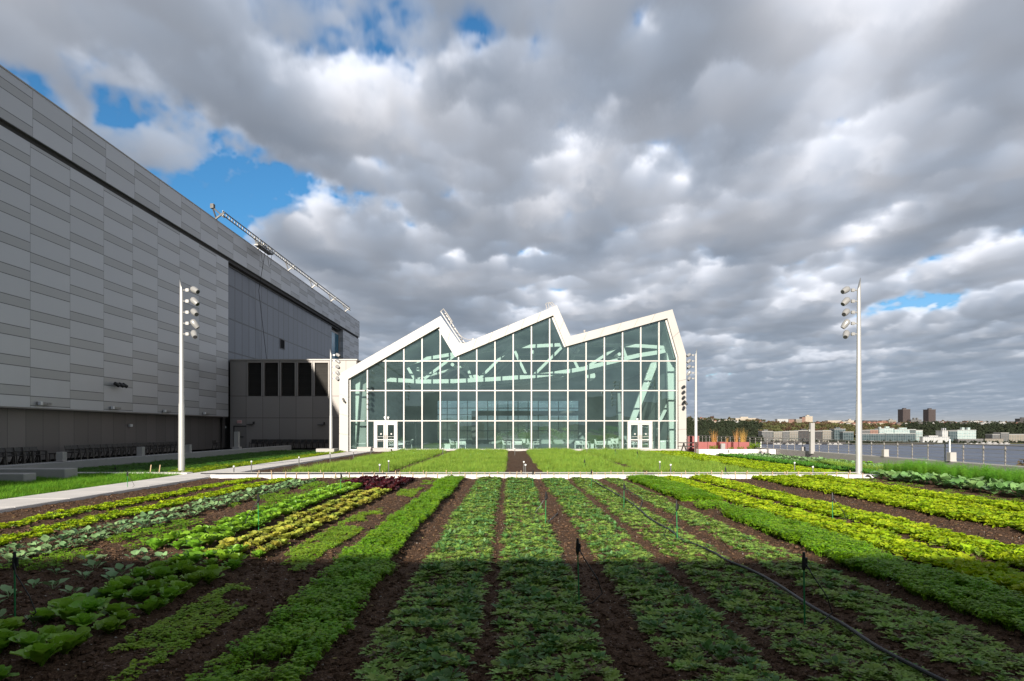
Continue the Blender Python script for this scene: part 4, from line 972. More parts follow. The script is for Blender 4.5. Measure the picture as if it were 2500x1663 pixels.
FM = dict(cream=facade_mat('cream_facade', (.46, .39, .30), (.10, .09, .08)), white=facade_mat('white_facade', (.45, .44, .42), (.16, .18, .20), 4, 3.2, .6, .5),
          brick=facade_mat('brick_facade', (.26, .14, .10), (.05, .05, .055)), brown=facade_mat('brown_tower', (.06, .042, .037), (.02, .02, .024), 2.6, 2.9, .5, .5),
          grey=facade_mat('grey_facade', (.13, .122, .118), (.04, .055, .06)), tan=facade_mat('tan_facade', (.24, .205, .165), (.05, .07, .07), 3.5),  # grey facade darkened to carry the cloud shadow over the waterfront
          dglass=facade_mat('dark_glass_facade', (.10, .125, .13), (.02, .035, .04), 5, 3.4, .82, .68), lglass=facade_mat('pale_terrace_facade', (.40, .43, .41), (.10, .18, .18), 3.6, 3.3, .75, .45),
          dark=facade_mat('dark_brick_facade', (.055, .045, .042), (.02, .03, .035)))
mat('roof_pale', (.34, .33, .315), .8, 0, .05, .1); mat('roof_dark', (.10, .09, .085), .8, 0, .05, .1); mat('roof_red', (.22, .10, .07), .8, 0, .08, .1)
def block(name, px0, px1, yt, yb, D, m, label, cat='building', depth=22, roof='roof_pale', group=None, extra=None):
    k = F/D; x0_ = (px0-CX)/k; x1_ = (px1-CX)/k; zt_ = EYE+(HY-yt)/k; zb = EYE+(HY-yb)/k-3; w = x1_-x0_
    r = empty(name, ((x0_+x1_)/2, D, zb), 0, label, cat, group); H = zt_-zb; rh = min(1.2, H*.06)
    b = MB(); b.box(-w/2, w/2, 0, depth, 0, H-rh); b.build('wall', FM[m], r)
    b = MB(); b.box(-w/2-.4, w/2+.4, -.4, depth+.4, H-rh, H); b.build('roof', M[roof], r)
    if extra == 'penthouse':
        b = MB(); b.box(-w*.22, w*.14, depth*.25, depth*.6, H, H+3.2); b.build('penthouse', FM[m], r)
    if extra == 'tank':
        for q in (-.18, .12): b = MB(); b.box(w*q, w*(q+.14), depth*.2, depth*.5, H, H+5); b.build('roof_tower', FM[m], r)
    if extra == 'balcony':
        for q in range(int(H//3.3)-1):
            b = MB(); b.box(-w/2+.8, w/2-.8, -1.6, -.02, 3.3*(q+1)-.25, 3.3*(q+1)+.35); b.build('balcony', M['roof_pale'], r)
    return r
bl = block
D0 = 1470
bl('apartment_building', 1860, 1887, 1052.5, 1075, D0, 'grey', 'leftmost grey brick block of the waterfront row, just right of the dark wood', extra='penthouse')
bl('apartment_building', 1888, 1910, 1054, 1075, D0, 'tan', 'tan block with pale balconies, second from left on the waterfront', extra='balcony')
bl('apartment_building', 1911, 1926.5, 1053, 1075, D0, 'grey', 'narrow grey block between the two tan balconied blocks')
bl('apartment_building', 1927, 1949, 1052, 1075, D0, 'tan', 'second tan block with pale balconies on the waterfront', extra='balcony')
bl('apartment_building', 1949.5, 1984, 1050.5, 1075, D0, 'dark', 'wide dark brick block left of and behind the tall grey column', extra='penthouse')
bl('apartment_building', 1985.5, 2007, 1052, 1075, D0, 'dark', 'dark brick block just right of the tall grey column')
bl('apartment_building', 2008, 2029, 1050.5, 1075, D0, 'tan', 'tan block right of the tall grey column', extra='balcony')
bl('apartment_building', 2030, 2036, 1053, 1075, D0, 'grey', 'very narrow grey block beside the tall white and glass building')
bl('office_building', 2037, 2064, 1047, 1075, D0-10, 'dglass', 'tall glass block with white edges left of the near right lamp pole', extra='penthouse')
bl('office_building', 2058, 2084, 1054, 1075.5, D0-25, 'dglass', 'low dark glass block partly behind the near right lamp pole')
bl('office_building', 2103, 2162, 1059, 1076, D0-30, 'dglass', 'long dark glass office block right of the near right lamp pole', roof='roof_pale')
bl('office_building', 2163, 2235, 1058.5, 1076, D0-32, 'dglass', 'long dark glass office block under the white terraces', roof='roof_pale')
bl('apartment_building', 2105, 2124, 1050, 1062, D0+30, 'grey', 'grey block rising behind the long glass office, nearest the lamp pole', depth=18)
bl('apartment_building', 2124.5, 2146, 1049, 1062, D0+30, 'brick', 'brick red block rising behind the long glass office', depth=18)
bl('apartment_building', 2147, 2158, 1046, 1062, D0+25, 'lglass', 'white tower block at the left end of the white terraces', depth=18, extra='penthouse')
bl('apartment_building', 2158.5, 2183, 1045, 1060, D0+25, 'lglass', 'white terraced block with the highest roof on the waterfront', depth=18, extra='penthouse')
bl('apartment_building', 2183.5, 2236, 1048, 1060, D0+22, 'lglass', 'long white terraced block above the dark glass office', depth=18, extra='penthouse')
bl('apartment_building', 2236, 2252.5, 1050, 1076, D0-28, 'lglass', 'pale balconied end block of the white terraces', extra='balcony')
bl('terminal_building', 2253, 2318, 1066.5, 1078, D0-40, 'white', 'low long white colonnaded terminal on the waterfront', depth=20)
r = bl('domed_building', 2268, 2290, 1063.5, 1068, D0-20, 'white', 'pale shallow domed roof behind the white terminal', depth=16)
b = MB(); b.tube([(0, 8, 3.5), (0, 8, 5.0), (0, 8, 6.2), (0, 8, 6.8)], [9, 7.5, 4, .3], 16); b.build('dome', M['roof_pale'], r, smooth=True)
bl('hotel_building', 2300, 2317, 1051, 1077, D0, 'white', 'white left wing of the waterfront hotel', extra='tank')
bl('hotel_building', 2317.3, 2337, 1051.5, 1077, D0-4, 'dglass', 'dark glass middle of the waterfront hotel')
bl('hotel_building', 2337.3, 2383, 1049.5, 1072, D0, 'lglass', 'pale right wing of the waterfront hotel', extra='tank')
bl('pier_building', 2340, 2400, 1072, 1080, D0-45, 'grey', 'low grey pier building below the waterfront hotel', depth=16)
bl('office_building', 2423, 2443, 1060, 1078, D0, 'grey', 'lower left end of the grey office group at the right photo edge')
bl('office_building', 2443.5, 2463, 1056.5, 1078, D0-3, 'grey', 'taller middle part of the grey office group at the right photo edge')
bl('office_building', 2463.5, 2515, 1060, 1078, D0, 'tan', 'long pale banded office at the right photo edge')
bl('pier_building', 2405, 2450, 1071, 1080, D0-40, 'tan', 'low tan shed in front of the grey office group', depth=14, roof='roof_dark')
bl('tower_block', 2204.5, 2222.5, 999, 1036, 1950, 'brown', 'left one of the two dark brown towers on the ridge', 'tower', 26, 'roof_dark', extra='penthouse')
bl('tower_block', 2267, 2284.5, 999.5, 1034, 1950, 'brown', 'right one of the two dark brown towers on the ridge', 'tower', 26, 'roof_dark', extra='penthouse')
DR = 1840
for a in ((1795, 1846.5, 1020.5, 1034, 'cream', 'long cream apartment block on the ridge above the dark wood', 'penthouse'), (1768, 1789, 1024.5, 1032, 'cream', 'small cream and orange block left of the long cream ridge block', None),
          (1898, 1924.5, 1023, 1037, 'white', 'plain square cream block on the ridge with a bare side', None), (1925.5, 1943, 1023.5, 1037, 'brick', 'brick block on the ridge right of the square cream block', None),
          (1943.5, 1958, 1023, 1037, 'tan', 'tan brick block on the ridge left of the tall beige block', None), (1958.5, 1966, 1018, 1037, 'brick', 'narrow stair tower left of the tall beige ridge block', None),
          (1966.5, 1984, 1016, 1037, 'cream', 'tall beige balconied block, highest of the left ridge', 'penthouse'), (2021, 2054, 1026.5, 1031, 'cream', 'low pale roofs on the ridge left of the near right lamp pole', None),
          (2056, 2070, 1029, 1040, 'cream', 'first bright cream house group left of the lamp pole', None), (2071, 2085, 1026, 1040, 'cream', 'stepped cream house group just left of the lamp pole', 'penthouse'),
          (2110, 2142, 1026.5, 1033, 'dark', 'dark flat roofed block on the ridge right of the lamp pole', None), (2153, 2169, 1026.5, 1034, 'brick', 'dark brick block left of the first brown tower', None), (2169.5, 2188, 1026, 1034, 'tan', 'tan block left of the first brown tower', 'penthouse'),
          (2224, 2250, 1024.5, 1033, 'grey', 'grey building cluster between the two brown towers', 'tank'), (2360, 2400, 1027.5, 1038, 'brick', 'wide dark red brick block on the right ridge', None), (2389.5, 2392, 1026, 1038, 'dark', 'chimney like stair shaft on the red brick ridge block', None),
          (2490, 2515, 1022, 1034, 'dark', 'dark building on the ridge at the right photo edge', 'penthouse')):
    bl('ridge_building', a[0], a[1], a[2], a[3], DR-(12 if a[4] in ('white', 'tan') else 0), a[4], a[5], 'building', 18, 'roof_pale' if a[4] in ('cream', 'white', 'tan') else 'roof_dark', extra=a[6])
# small houses along the ridge and slope: each a wall and a gabled roof
def house(m, rf):
    r = empty('hill_house'); b = MB(); b.box(-5, 5, 0, 9, -3, 6); b.build('wall', FM[m], r)
    b = MB(); b.add([(-5.4, -.5, 5.9), (5.4, -.5, 5.9), (5.4, 9.5, 5.9), (-5.4, 9.5, 5.9), (0, -.5, 9), (0, 9.5, 9)], [(0, 1, 4), (2, 3, 5), (1, 2, 5, 4), (3, 0, 4, 5), (0, 3, 2, 1)]); b.build('roof', M[rf], r)
    return r
protos = [(house('cream', 'roof_red'), 'cream'), (house('white', 'roof_pale'), 'white'), (house('brick', 'roof_dark'), 'brick'), (house('tan', 'roof_dark'), 'tan')]
cnt = [0]*4
spots = [(1683+q*8+rnd.uniform(-3, 3), 1815-rnd.uniform(0, 60), 1) for q in range(12)]+[(1780+q*9.5+rnd.uniform(-3, 3), 1800-rnd.uniform(0, 20), .9) for q in range(13)]+[(1990+q*7.6+rnd.uniform(-3, 3), 1835-rnd.uniform(0, 60), 1.05) for q in range(15)]+[(2104+q*8+rnd.uniform(-3, 3), 1838-rnd.uniform(0, 60), 1.1) for q in range(16)]+[(2236+q*8+rnd.uniform(-3, 3), 1838-rnd.uniform(0, 70), 1.1) for q in range(33)]
names_ = ['ridge above the dark wood', 'slope below the cream block', 'ridge left of the lamp pole', 'ridge left of the towers', 'ridge right of the towers']
for n_i, (px, D, s) in enumerate(spots):
    k = rnd.choice([0, 1, 1, 2, 3, 3]) if px < 1900 or px > 2240 else rnd.choice([0, 0, 1, 1, 2])
    pr, cl = protos[k]
    o = pr if cnt[k] == 0 else copy_tree(pr); cnt[k] += 1
    o.location = ((px-CX)/F*D, D, zat(px, D)+1.5); o.scale = (s*rnd.uniform(.8, 1.6), s, s*rnd.uniform(.8, 1.3))
    z_ = 0 if n_i < 12 else 1 if n_i < 25 else 2 if n_i < 40 else 3 if n_i < 56 else 4
    tag(o, f'small {cl} gabled house among trees on the {names_[z_]}', 'house', f'{cl} houses on the {names_[z_]}')
for k in range(4):
    if cnt[k] == 0:
        for c in protos[k][0].children: bpy.data.objects.remove(c)
        bpy.data.objects.remove(protos[k][0])

# trees: woods of leafy clumps
def leafmat(name, c, hue=.03, val=.45, rough=.6, transl=.25, tcol=None, spec=.3):
    m = bpy.data.materials.new(name); m.use_nodes = True; t = NT(m.node_tree); bs = t.n['Principled BSDF']; out = t.n['Material Output']
    oi = t.node('ShaderNodeObjectInfo').outputs['Random']
    wn = t.node('ShaderNodeTexWhiteNoise', noise_dimensions='1D'); t.put(wn.inputs['W'], oi)
    h = t.node('ShaderNodeHueSaturation'); t.put(h.inputs['Color'], tuple(c)); t.put(h.inputs['Hue'], (V(t, wn.outputs[0])-.5)*hue*2+.5)
    p = t.node('ShaderNodeTexCoord').outputs['Object']
    t.put(h.inputs['Value'], V(t, oi)*val+(1-val/2)+(t.noise(p, 22, 2, .5)-.5)*.5)
    t.put(bs.inputs['Base Color'], h.outputs[0]); bs.inputs['Roughness'].default_value = rough; bs.inputs['Specular IOR Level'].default_value = spec
    if transl:
        tr = t.node('ShaderNodeBsdfTranslucent'); t.put(tr.inputs[0], h.outputs[0]); mx = t.node('ShaderNodeMixShader'); mx.inputs[0].default_value = transl
        t.l.new(bs.outputs[0], mx.inputs[1]); t.l.new(tr.outputs[0], mx.inputs[2]); t.l.new(mx.outputs[0], out.inputs[0])
    M[name] = m; return m
leafmat('wood_dark', (.022, .030, .014), .02, .7, .8, 0); leafmat('wood_olive', (.085, .085, .030), .03, .6, .8, 0); leafmat('wood_rust', (.085, .055, .028), .03, .5, .8, 0); leafmat('bush_brown', (.09, .075, .035), .03, .5, .8, .15)
mat('bark', (.06, .045, .035), .9, 0, .1, 2)
def crown(n, leaf, R_, seed, mname, name):
    q = np.random.RandomState(seed); mb = MB()
    cl = [(q.normal(0, .38, 3)*np.array([1, 1, .8])+np.array([0, 0, .75])) for _ in range(9)]
    for i in range(n):
        c = cl[q.randint(9)]; d = q.normal(0, 1, 3); d /= np.linalg.norm(d); p = (c+d*.33*q.uniform(.6, 1.1))*R_
        a = q.normal(0, 1, 3); a /= np.linalg.norm(a); bb = np.cross(a, d+q.normal(0, .5, 3)); bb /= np.linalg.norm(bb)+1e-6; s = leaf*q.uniform(.6, 1.3)
        mb.add([tuple(p-a*s), tuple(p+bb*s*.7), tuple(p+a*s), tuple(p-bb*s*.7)], [(0, 1, 2, 3)])
    me = bpy.data.meshes.new(name); me.from_pydata(mb.v, [], mb.f); me.materials.append(M[mname]); return me
def src_coll(name, meshes):
    c = bpy.data.collections.new(name)
    for i, me in enumerate(meshes): o = bpy.data.objects.new(f'{name}_shape_{i:02d}', me); c.objects.link(o)
    return c
def scatter(name, pts, rots, scl, coll, nvar, label, cat, seed=1, idx=None, group=None):
    me = bpy.data.meshes.new(name); n = len(pts); me.vertices.add(n); me.vertices.foreach_set('co', np.asarray(pts, dtype=np.float32).ravel())
    a = me.attributes.new('rot', 'FLOAT_VECTOR', 'POINT'); a.data.foreach_set('vector', np.asarray(rots, dtype=np.float32).ravel())
    a = me.attributes.new('scl', 'FLOAT', 'POINT'); a.data.foreach_set('value', np.asarray(scl, dtype=np.float32))
    if idx is None: idx = np.random.RandomState(seed).randint(0, nvar, n)
    a = me.attributes.new('idx', 'INT', 'POINT'); a.data.foreach_set('value', np.asarray(idx, dtype=np.int32))
    o = bpy.data.objects.new(name, me); COL.objects.link(o); tag(o, label, cat, group, 'stuff')
    ng = bpy.data.node_groups.new(name, 'GeometryNodeTree'); ng.interface.new_socket('Geometry', in_out='INPUT', socket_type='NodeSocketGeometry'); ng.interface.new_socket('Geometry', in_out='OUTPUT', socket_type='NodeSocketGeometry')
    gi = ng.nodes.new('NodeGroupInput'); go = ng.nodes.new('NodeGroupOutput'); ip = ng.nodes.new('GeometryNodeInstanceOnPoints'); ci = ng.nodes.new('GeometryNodeCollectionInfo')
    ci.inputs['Collection'].default_value = coll; ci.inputs['Separate Children'].default_value = True; ci.inputs['Reset Children'].default_value = True
    def na(nm, ty): q = ng.nodes.new('GeometryNodeInputNamedAttribute'); q.data_type = ty; q.inputs[0].default_value = nm; return [s for s in q.outputs if s.enabled and s.name == 'Attribute'][0]
    L = ng.links.new; L(gi.outputs[0], ip.inputs['Points']); L(ci.outputs[0], ip.inputs['Instance']); ip.inputs['Pick Instance'].default_value = True
    L(na('idx', 'INT'), ip.inputs['Instance Index']); er = ng.nodes.new('FunctionNodeEulerToRotation'); L(na('rot', 'FLOAT_VECTOR'), er.inputs[0]); L(er.outputs[0], ip.inputs['Rotation']); L(na('scl', 'FLOAT'), ip.inputs['Scale'])
    L(ip.outputs[0], go.inputs[0]); md = o.modifiers.new('scatter', 'NODES'); md.node_group = ng
    return o
wd = src_coll('dark_wood_crowns', [crown(260, 1.3, 7, s, 'wood_dark', 'dark_crown') for s in (1, 2)])
wo = src_coll('olive_wood_crowns', [crown(260, 1.3, 6.5, s, 'wood_olive', 'olive_crown') for s in (3, 4)]+[crown(260, 1.3, 6.5, s, 'wood_rust', 'rust_crown') for s in (5, 6)])
def wood(name, n, pxr, Dr, coll, nv, label, seed, s=1., probs=None):
    q = np.random.RandomState(seed); px = q.uniform(*pxr, n); D = q.uniform(*Dr, n); X = (px-CX)/F*D
    z = np.array([zat(a, b) for a, b in zip(px, D)])-2
    idx = q.choice(nv, n, p=probs) if probs is not None else None
    return scatter(name, np.stack([X, D, z], 1), np.stack([np.zeros(n), np.zeros(n), q.uniform(0, 6.28, n)], 1), q.uniform(.7, 1.35, n)*s, coll, nv, label, 'wood', seed, idx)
wood('hillside_wood', 1500, (1640, 1860), (1430, 1790), wd, 2, 'cloud shaded dark green wooded slope left of the waterfront buildings', 11)  # cloud shadow on this slope is put into the dark crown colour
wood('hillside_wood', 1300, (1850, 2205), (1530, 1820), wo, 4, 'olive and autumn brown wooded slope above the waterfront blocks', 12, 1., [.45, .35, .12, .08])
wood('hillside_wood', 1500, (2205, 2560), (1530, 1810), wd, 2, 'dark wooded slope behind the hotel and the right waterfront', 13)
wood('ridge_wood', 420, (1650, 2560), (1800, 1900), wo, 4, 'ragged mixed treetops along the skyline of the ridge', 14, .95, [.3, .25, .25, .2])
wood('shore_trees', 260, (1660, 2560), (1400, 1440), wd, 2, 'thin dark line of low trees along the far river bank', 15, .42)
# marina boats: hull and cabin
def boat():
    r = empty('moored_boat'); b = MB(); b.add([(-7, -2, 0), (6, -2, 0), (9, 0, .4), (6, 2, 0), (-7, 2, 0), (-7.5, -2.4, 2), (6.5, -2.4, 2), (11, 0, 2.6), (6.5, 2.4, 2), (-7.5, 2.4, 2)], [(0, 4, 3, 2, 1), (5, 6, 7, 8, 9), (0, 1, 6, 5), (1, 2, 7, 6), (2, 3, 8, 7), (3, 4, 9, 8), (4, 0, 5, 9)]); b.build('hull', M['roof_pale'], r)
    b = MB(); b.box(-4, 3, -1.6, 1.6, 2, 4.2); b.build('cabin', M['roof_pale'], r); return r
b0_ = boat()
bs_ = [(1892, 1), (1901, 1.2), (1923, 1), (1935, .9), (1956, 1.3), (1988, .9), (1999, 1.1), (2026, 1.2), (2040, 1.2), (2051, 1), (2385, 1), (2400, 1.5), (2415, 2.), (2429, 1.6), (2445, 1.3), (2457, 1.5), (2371, 1), (2357, .9)]
for i, (px, s) in enumerate(bs_):
    o = b0_ if i == 0 else copy_tree(b0_); D = 1375-(25 if px < 2100 else 0); o.location = ((px-CX)/F*D, D, -28); s *= .6; o.scale = (s, s, s*1.1); o.rotation_euler.z = rnd.uniform(-.4, .4)
    g_ = 'in front of the left waterfront blocks' if px < 2100 else 'at the piers below the hotel'
    tag(o, 'white boat moored '+g_, 'boat', 'white boats moored '+g_)
bl('pier', 1860, 1960, 1078.5, 1079.5, 1380, 'dark', 'dark wooden pier left, along the marina water', 'pier', 14, 'roof_dark')
bl('pier', 1975, 2065, 1079, 1080, 1378, 'dark', 'dark wooden pier beside the tall glass block', 'pier', 14, 'roof_dark')
bl('pier', 2080, 2280, 1083, 1083.8, 1330, 'dark', 'long thin dark pier reaching into the river', 'pier', 10, 'roof_dark')
# brown bush tops beyond the parapet at the right edge
for i, (x_, y_, s) in enumerate(((22.5, 29.5, 1.), (24.2, 31.0, 1.1), (26.2, 30.5, 1.2))):
    r = empty('roadside_tree', (x_, y_, -6.5), 0, ['nearest', 'middle', 'farthest right'][i]+' brownish tree top poking up beyond the parapet at the right edge', 'tree', 'tree tops beyond the parapet')
    me = crown(700, .13, 1.5*s, 40+i, 'bush_brown', 'crown'); me.transform(Matrix.Translation((0, 0, 4.9-.2*i))); o = bpy.data.objects.new('crown', me); COL.objects.link(o); o.parent = r
    b = MB(); b.tube([(0, 0, 0), (.1, 0, 3), (0, .1, 5.6)], .14, 8, r2=.04); b.build('trunk', M['bark'], r)
    b = MB(); [b.tube([(0, 0, 3.6), (dx, dy, 5.8)], .05, 5, r2=.02) for dx, dy in ((.7, .2), (-.6, .4), (.1, -.7))]; b.build('limb', M['bark'], r)
b = MB(); b.box(19.4, 60, -70, 150, -12, -6.4); struct(b, 'lower_terrace', M['lower_roof'])
# ---------------------------------------------------------------- crops
leafmat('mizuna', (.235, .37, .065), .02, .5, .55, .28); leafmat('mizuna_dark', (.10, .215, .055), .015, .4, .5, .25)
leafmat('mustard_red', (.125, .095, .045), .02, .5, .6, .2); leafmat('cilantro', (.22, .43, .016), .015, .4, .5, .35); leafmat('seedling', (.26, .42, .022), .015, .35, .55, .3)
leafmat('lime_mustard', (.35, .48, .014), .02, .45, .5, .35); leafmat('lettuce_green', (.21, .41, .030), .012, .35, .42, .35, spec=.4); leafmat('lettuce_bronze', (.40, .42, .060), .03, .4, .45, .3)
leafmat('lettuce_red', (.060, .010, .014), .02, .6, .38, .12, spec=.5); leafmat('kale_blue', (.22, .36, .150), .015, .35, .5, .2); leafmat('collard', (.19, .34, .110), .015, .35, .45, .2)
leafmat('dill', (.13, .33, .022), .015, .4, .6, .35); leafmat('oat_grass', (.25, .39, .050), .02, .45, .55, .35); leafmat('turf', (.13, .30, .018), .02, .45, .55, .3); leafmat('clover', (.085, .21, .022), .02, .5, .55, .3)
leafmat('straw_grass', (.50, .27, .08), .02, .4, .8, .1); leafmat('arugula', (.10, .27, .030), .015, .4, .5, .3)

def add_leaf(mb, rng, L, Wd, az, t0, t1, shape='oval', n=6, cup=.25, stalk=.15, base=(0, 0, 0), ruff=0.):
    p = np.array(base, float); ca, sa = math.cos(az), math.sin(az); V_ = []; st = L/n
    for i in range(n+1):
        t_ = i/n; ang = t0+(t1-t0)*t_
        if i: p = p+np.array([ca*math.cos(ang), sa*math.cos(ang), math.sin(ang)])*st
        if shape == 'oval': w = (math.sqrt(max(0., 1-((t_-.62)/.40)**2)) if t_ > .62 else .22+.78*math.sin((t_-stalk)/(.62-stalk)*1.5708)**1.1) if t_ > stalk else .1
        elif shape == 'lobe': w = (.08 if t_ < stalk else (math.sin(math.pi*min(.97, (t_-stalk)/(1-stalk))**.7)*(1.0 if i % 2 else .38)+.05))
        elif shape == 'blade': w = (1-t_)*.9+.05
        elif shape == 'spoon': w = .07 if t_ < .42 else math.sin(math.pi*min(1., (t_-.42)/.58)**.8)+.05
        if t_ >= .999: w = .34 if shape == 'oval' else .3 if shape == 'spoon' else .05
        w *= Wd/2; up = np.array([-ca*math.sin(ang), -sa*math.sin(ang), math.cos(ang)]); sd = np.array([-sa, ca, 0.])
        r1 = rng.uniform(-ruff, ruff)*w if ruff else 0; r2 = rng.uniform(-ruff, ruff)*w if ruff else 0
        fw = np.array([ca*math.cos(ang), sa*math.cos(ang), math.sin(ang)])*(st*.6 if shape == 'lobe' and i % 2 else 0)
        V_ += [p+sd*w+up*(w*cup+r1)+fw, p, p-sd*w+up*(w*cup+r2)+fw]
    F_ = []
    for i in range(n): a = i*3; F_ += [(a, a+1, a+4, a+3), (a+1, a+2, a+5, a+4)]
    mb.add([tuple(q) for q in V_], F_)
def mesh(mb, name, m, smooth=True):
    me = bpy.data.meshes.new(name); me.from_pydata(mb.v, [], mb.f)
    for q in (m if isinstance(m, list) else [m]): me.materials.append(M[q])
    if any(mb.m): me.polygons.foreach_set('material_index', mb.m)
    if smooth: me.polygons.foreach_set('use_smooth', [True]*len(me.polygons))
    return me
def plant(name, m, seed, nl, L, Wd, shape, t_in=(1.2, .7), t_out=(.6, -.2), **kw):
    q = np.random.RandomState(seed); mb = MB()
    for i in range(nl):
        f = i/max(1, nl-1); az = i*2.4+q.uniform(-.3, .3); j = 1+q.uniform(-.2, .2)
        t0 = t_in[0]+(t_out[0]-t_in[0])*f+q.uniform(-.1, .1); t1 = t_in[1]+(t_out[1]-t_in[1])*f+q.uniform(-.25, .25)
        add_leaf(mb, q, L*j*(.7+.3*f), Wd*j*(.7+.3*f), az, t0, t1, shape, **kw)
    return mesh(mb, name, m)
def leaflets(name, m, seed, ns, H, spread, r, per=4, flat=.4):
    q = np.random.RandomState(seed); mb = MB()
    for i in range(ns):
        az = q.uniform(0, 6.28); rr = spread*math.sqrt(q.uniform(0, 1)); c = np.array([math.cos(az)*rr, math.sin(az)*rr, H*q.uniform(.55, 1.)])
        b_ = np.array([c[0]*.4, c[1]*.4, 0]); mb.add([tuple(b_+[.0015, 0, 0]), tuple(b_-[.0015, 0, 0]), tuple(c-[.001, 0, 0]), tuple(c+[.001, 0, 0])], [(0, 1, 2, 3)])
        for k in range(per):
            a = az+q.uniform(-1.6, 1.6); d = np.array([math.cos(a), math.sin(a), q.uniform(-flat, flat)]); s = np.cross(d, [0, 0, 1]); s /= np.linalg.norm(s); u = np.cross(s, d)*.0; rr_ = r*q.uniform(.7, 1.2)
            o = c+d*r*.5; tl = s*q.uniform(-.3, .3)
            P_ = [o, o+d*.35*rr_+s*.75*rr_, o+d*.75*rr_+s*.32*rr_, o+d*1.35*rr_+s*.28*rr_+np.array([0, 0, -.2*rr_]), o+d*1.0*rr_, o+d*1.35*rr_-s*.28*rr_+np.array([0, 0, -.2*rr_]), o+d*.75*rr_-s*.32*rr_, o+d*.35*rr_-s*.75*rr_]
            mb.add([tuple(x) for x in P_], [(0, 1, 2, 4), (4, 2, 3), (0, 4, 6, 7), (4, 5, 6)])
    return mesh(mb, name, m, False)
def blades(name, m, seed, n, H, spread, w, bend=.5):
    q = np.random.RandomState(seed); mb = MB()
    for i in range(n):
        az = q.uniform(0, 6.28); rr = spread*math.sqrt(q.uniform(0, 1)); a2 = q.uniform(0, 6.28)
        add_leaf(mb, q, H*q.uniform(.6, 1.15), w, az, 1.5-q.uniform(0, .25), 1.4-bend*q.uniform(.3, 1.6), 'blade', n=3, cup=.1, base=(math.cos(a2)*rr, math.sin(a2)*rr, 0))
    return mesh(mb, name, m, False)
def feather(name, m, seed, ns, H):
    q = np.random.RandomState(seed); mb = MB()
    for i in range(ns):
        az = q.uniform(0, 6.28); ln = q.uniform(.05, .35); h = H*q.uniform(.6, 1.05); tip = np.array([math.cos(az)*ln*h, math.sin(az)*ln*h, h])
        for k in range(26):
            t_ = q.uniform(.25, 1.); c = tip*t_; d = q.normal(0, 1, 3); d[2] = abs(d[2])*.8; d /= np.linalg.norm(d); l = .07*(1.2-t_*.5); s = np.cross(d, q.normal(0, 1, 3)); s /= np.linalg.norm(s); s *= .0022
            mb.add([tuple(c-s), tuple(c+s), tuple(c+d*l)], [(0, 1, 2)])
    return mesh(mb, name, m, False)

C = {}
C['frilly'] = src_coll('frilly_mustard_plants', [plant('p', 'mizuna', 10+i, 13, .105, .056, 'lobe', (1.05, .25), (.35, -.35), n=10, cup=.12) for i in range(4)]+[plant('p', 'mustard_red', 20+i, 10, .09, .05, 'lobe', (.9, .2), (.3, -.4), n=8, cup=.1) for i in range(2)]+[plant('p', 'mizuna_dark', 30+i, 7, .11, .05, 'spoon', (1.3, .9), (.8, .0), n=7, cup=.3) for i in range(2)])
C['cilantro'] = src_coll('cilantro_plants', [leaflets('p', 'cilantro', 40+i, 15, .135, .07, .024, 4) for i in range(4)])
C['seedling'] = src_coll('seedling_plants', [leaflets('p', 'seedling', 50+i, 11, .035, .055, .020, 3, .25) for i in range(3)])
C['parsley'] = src_coll('parsley_plants', [leaflets('p', 'cilantro', 55+i, 9, .09, .06, .026, 3, .3) for i in range(3)])
C['lime'] = src_coll('lime_mustard_plants', [plant('p', 'lime_mustard', 60+i, 10, .15, .075, 'oval', (1.35, .8), (.8, -.2), n=6, cup=.3, ruff=.5, stalk=.25) for i in range(4)]+[plant('p', 'mizuna', 66, 8, .13, .06, 'lobe', (1.25, .6), (.6, -.2), n=8, cup=.15)])
C['oat'] = src_coll('cover_grass_tufts', [blades('p', 'oat_grass', 70+i, 20, .26, .13, .014, .8) for i in range(3)])
C['turf'] = src_coll('turf_tufts', [blades('p', 'turf', 75+i, 34, .19, .11, .010, 1.0) for i in range(3)])
C['clover'] = src_coll('clover_tufts', [leaflets('p', 'clover', 80+i, 22, .12, .12, .026, 3, .4) for i in range(2)]+[blades('p', 'clover', 84, 26, .16, .12, .012, 1.)])
C['clover_lit'] = src_coll('lime_edge_tufts', [leaflets('p', 'lime_mustard', 87+i, 18, .13, .11, .03, 3, .4) for i in range(2)])
C['dill'] = src_coll('dill_tufts', [feather('p', 'dill', 90+i, 16, .55) for i in range(3)])
C['arugula'] = src_coll('arugula_plants', [plant('p', 'arugula', 95+i, 10, .17, .055, 'lobe', (1.4, .9), (.8, .1), n=7, cup=.2) for i in range(3)])
C['straw'] = src_coll('straw_tufts', [blades('p', 'straw_grass', 98, 60, .95, .10, .014, .25)])

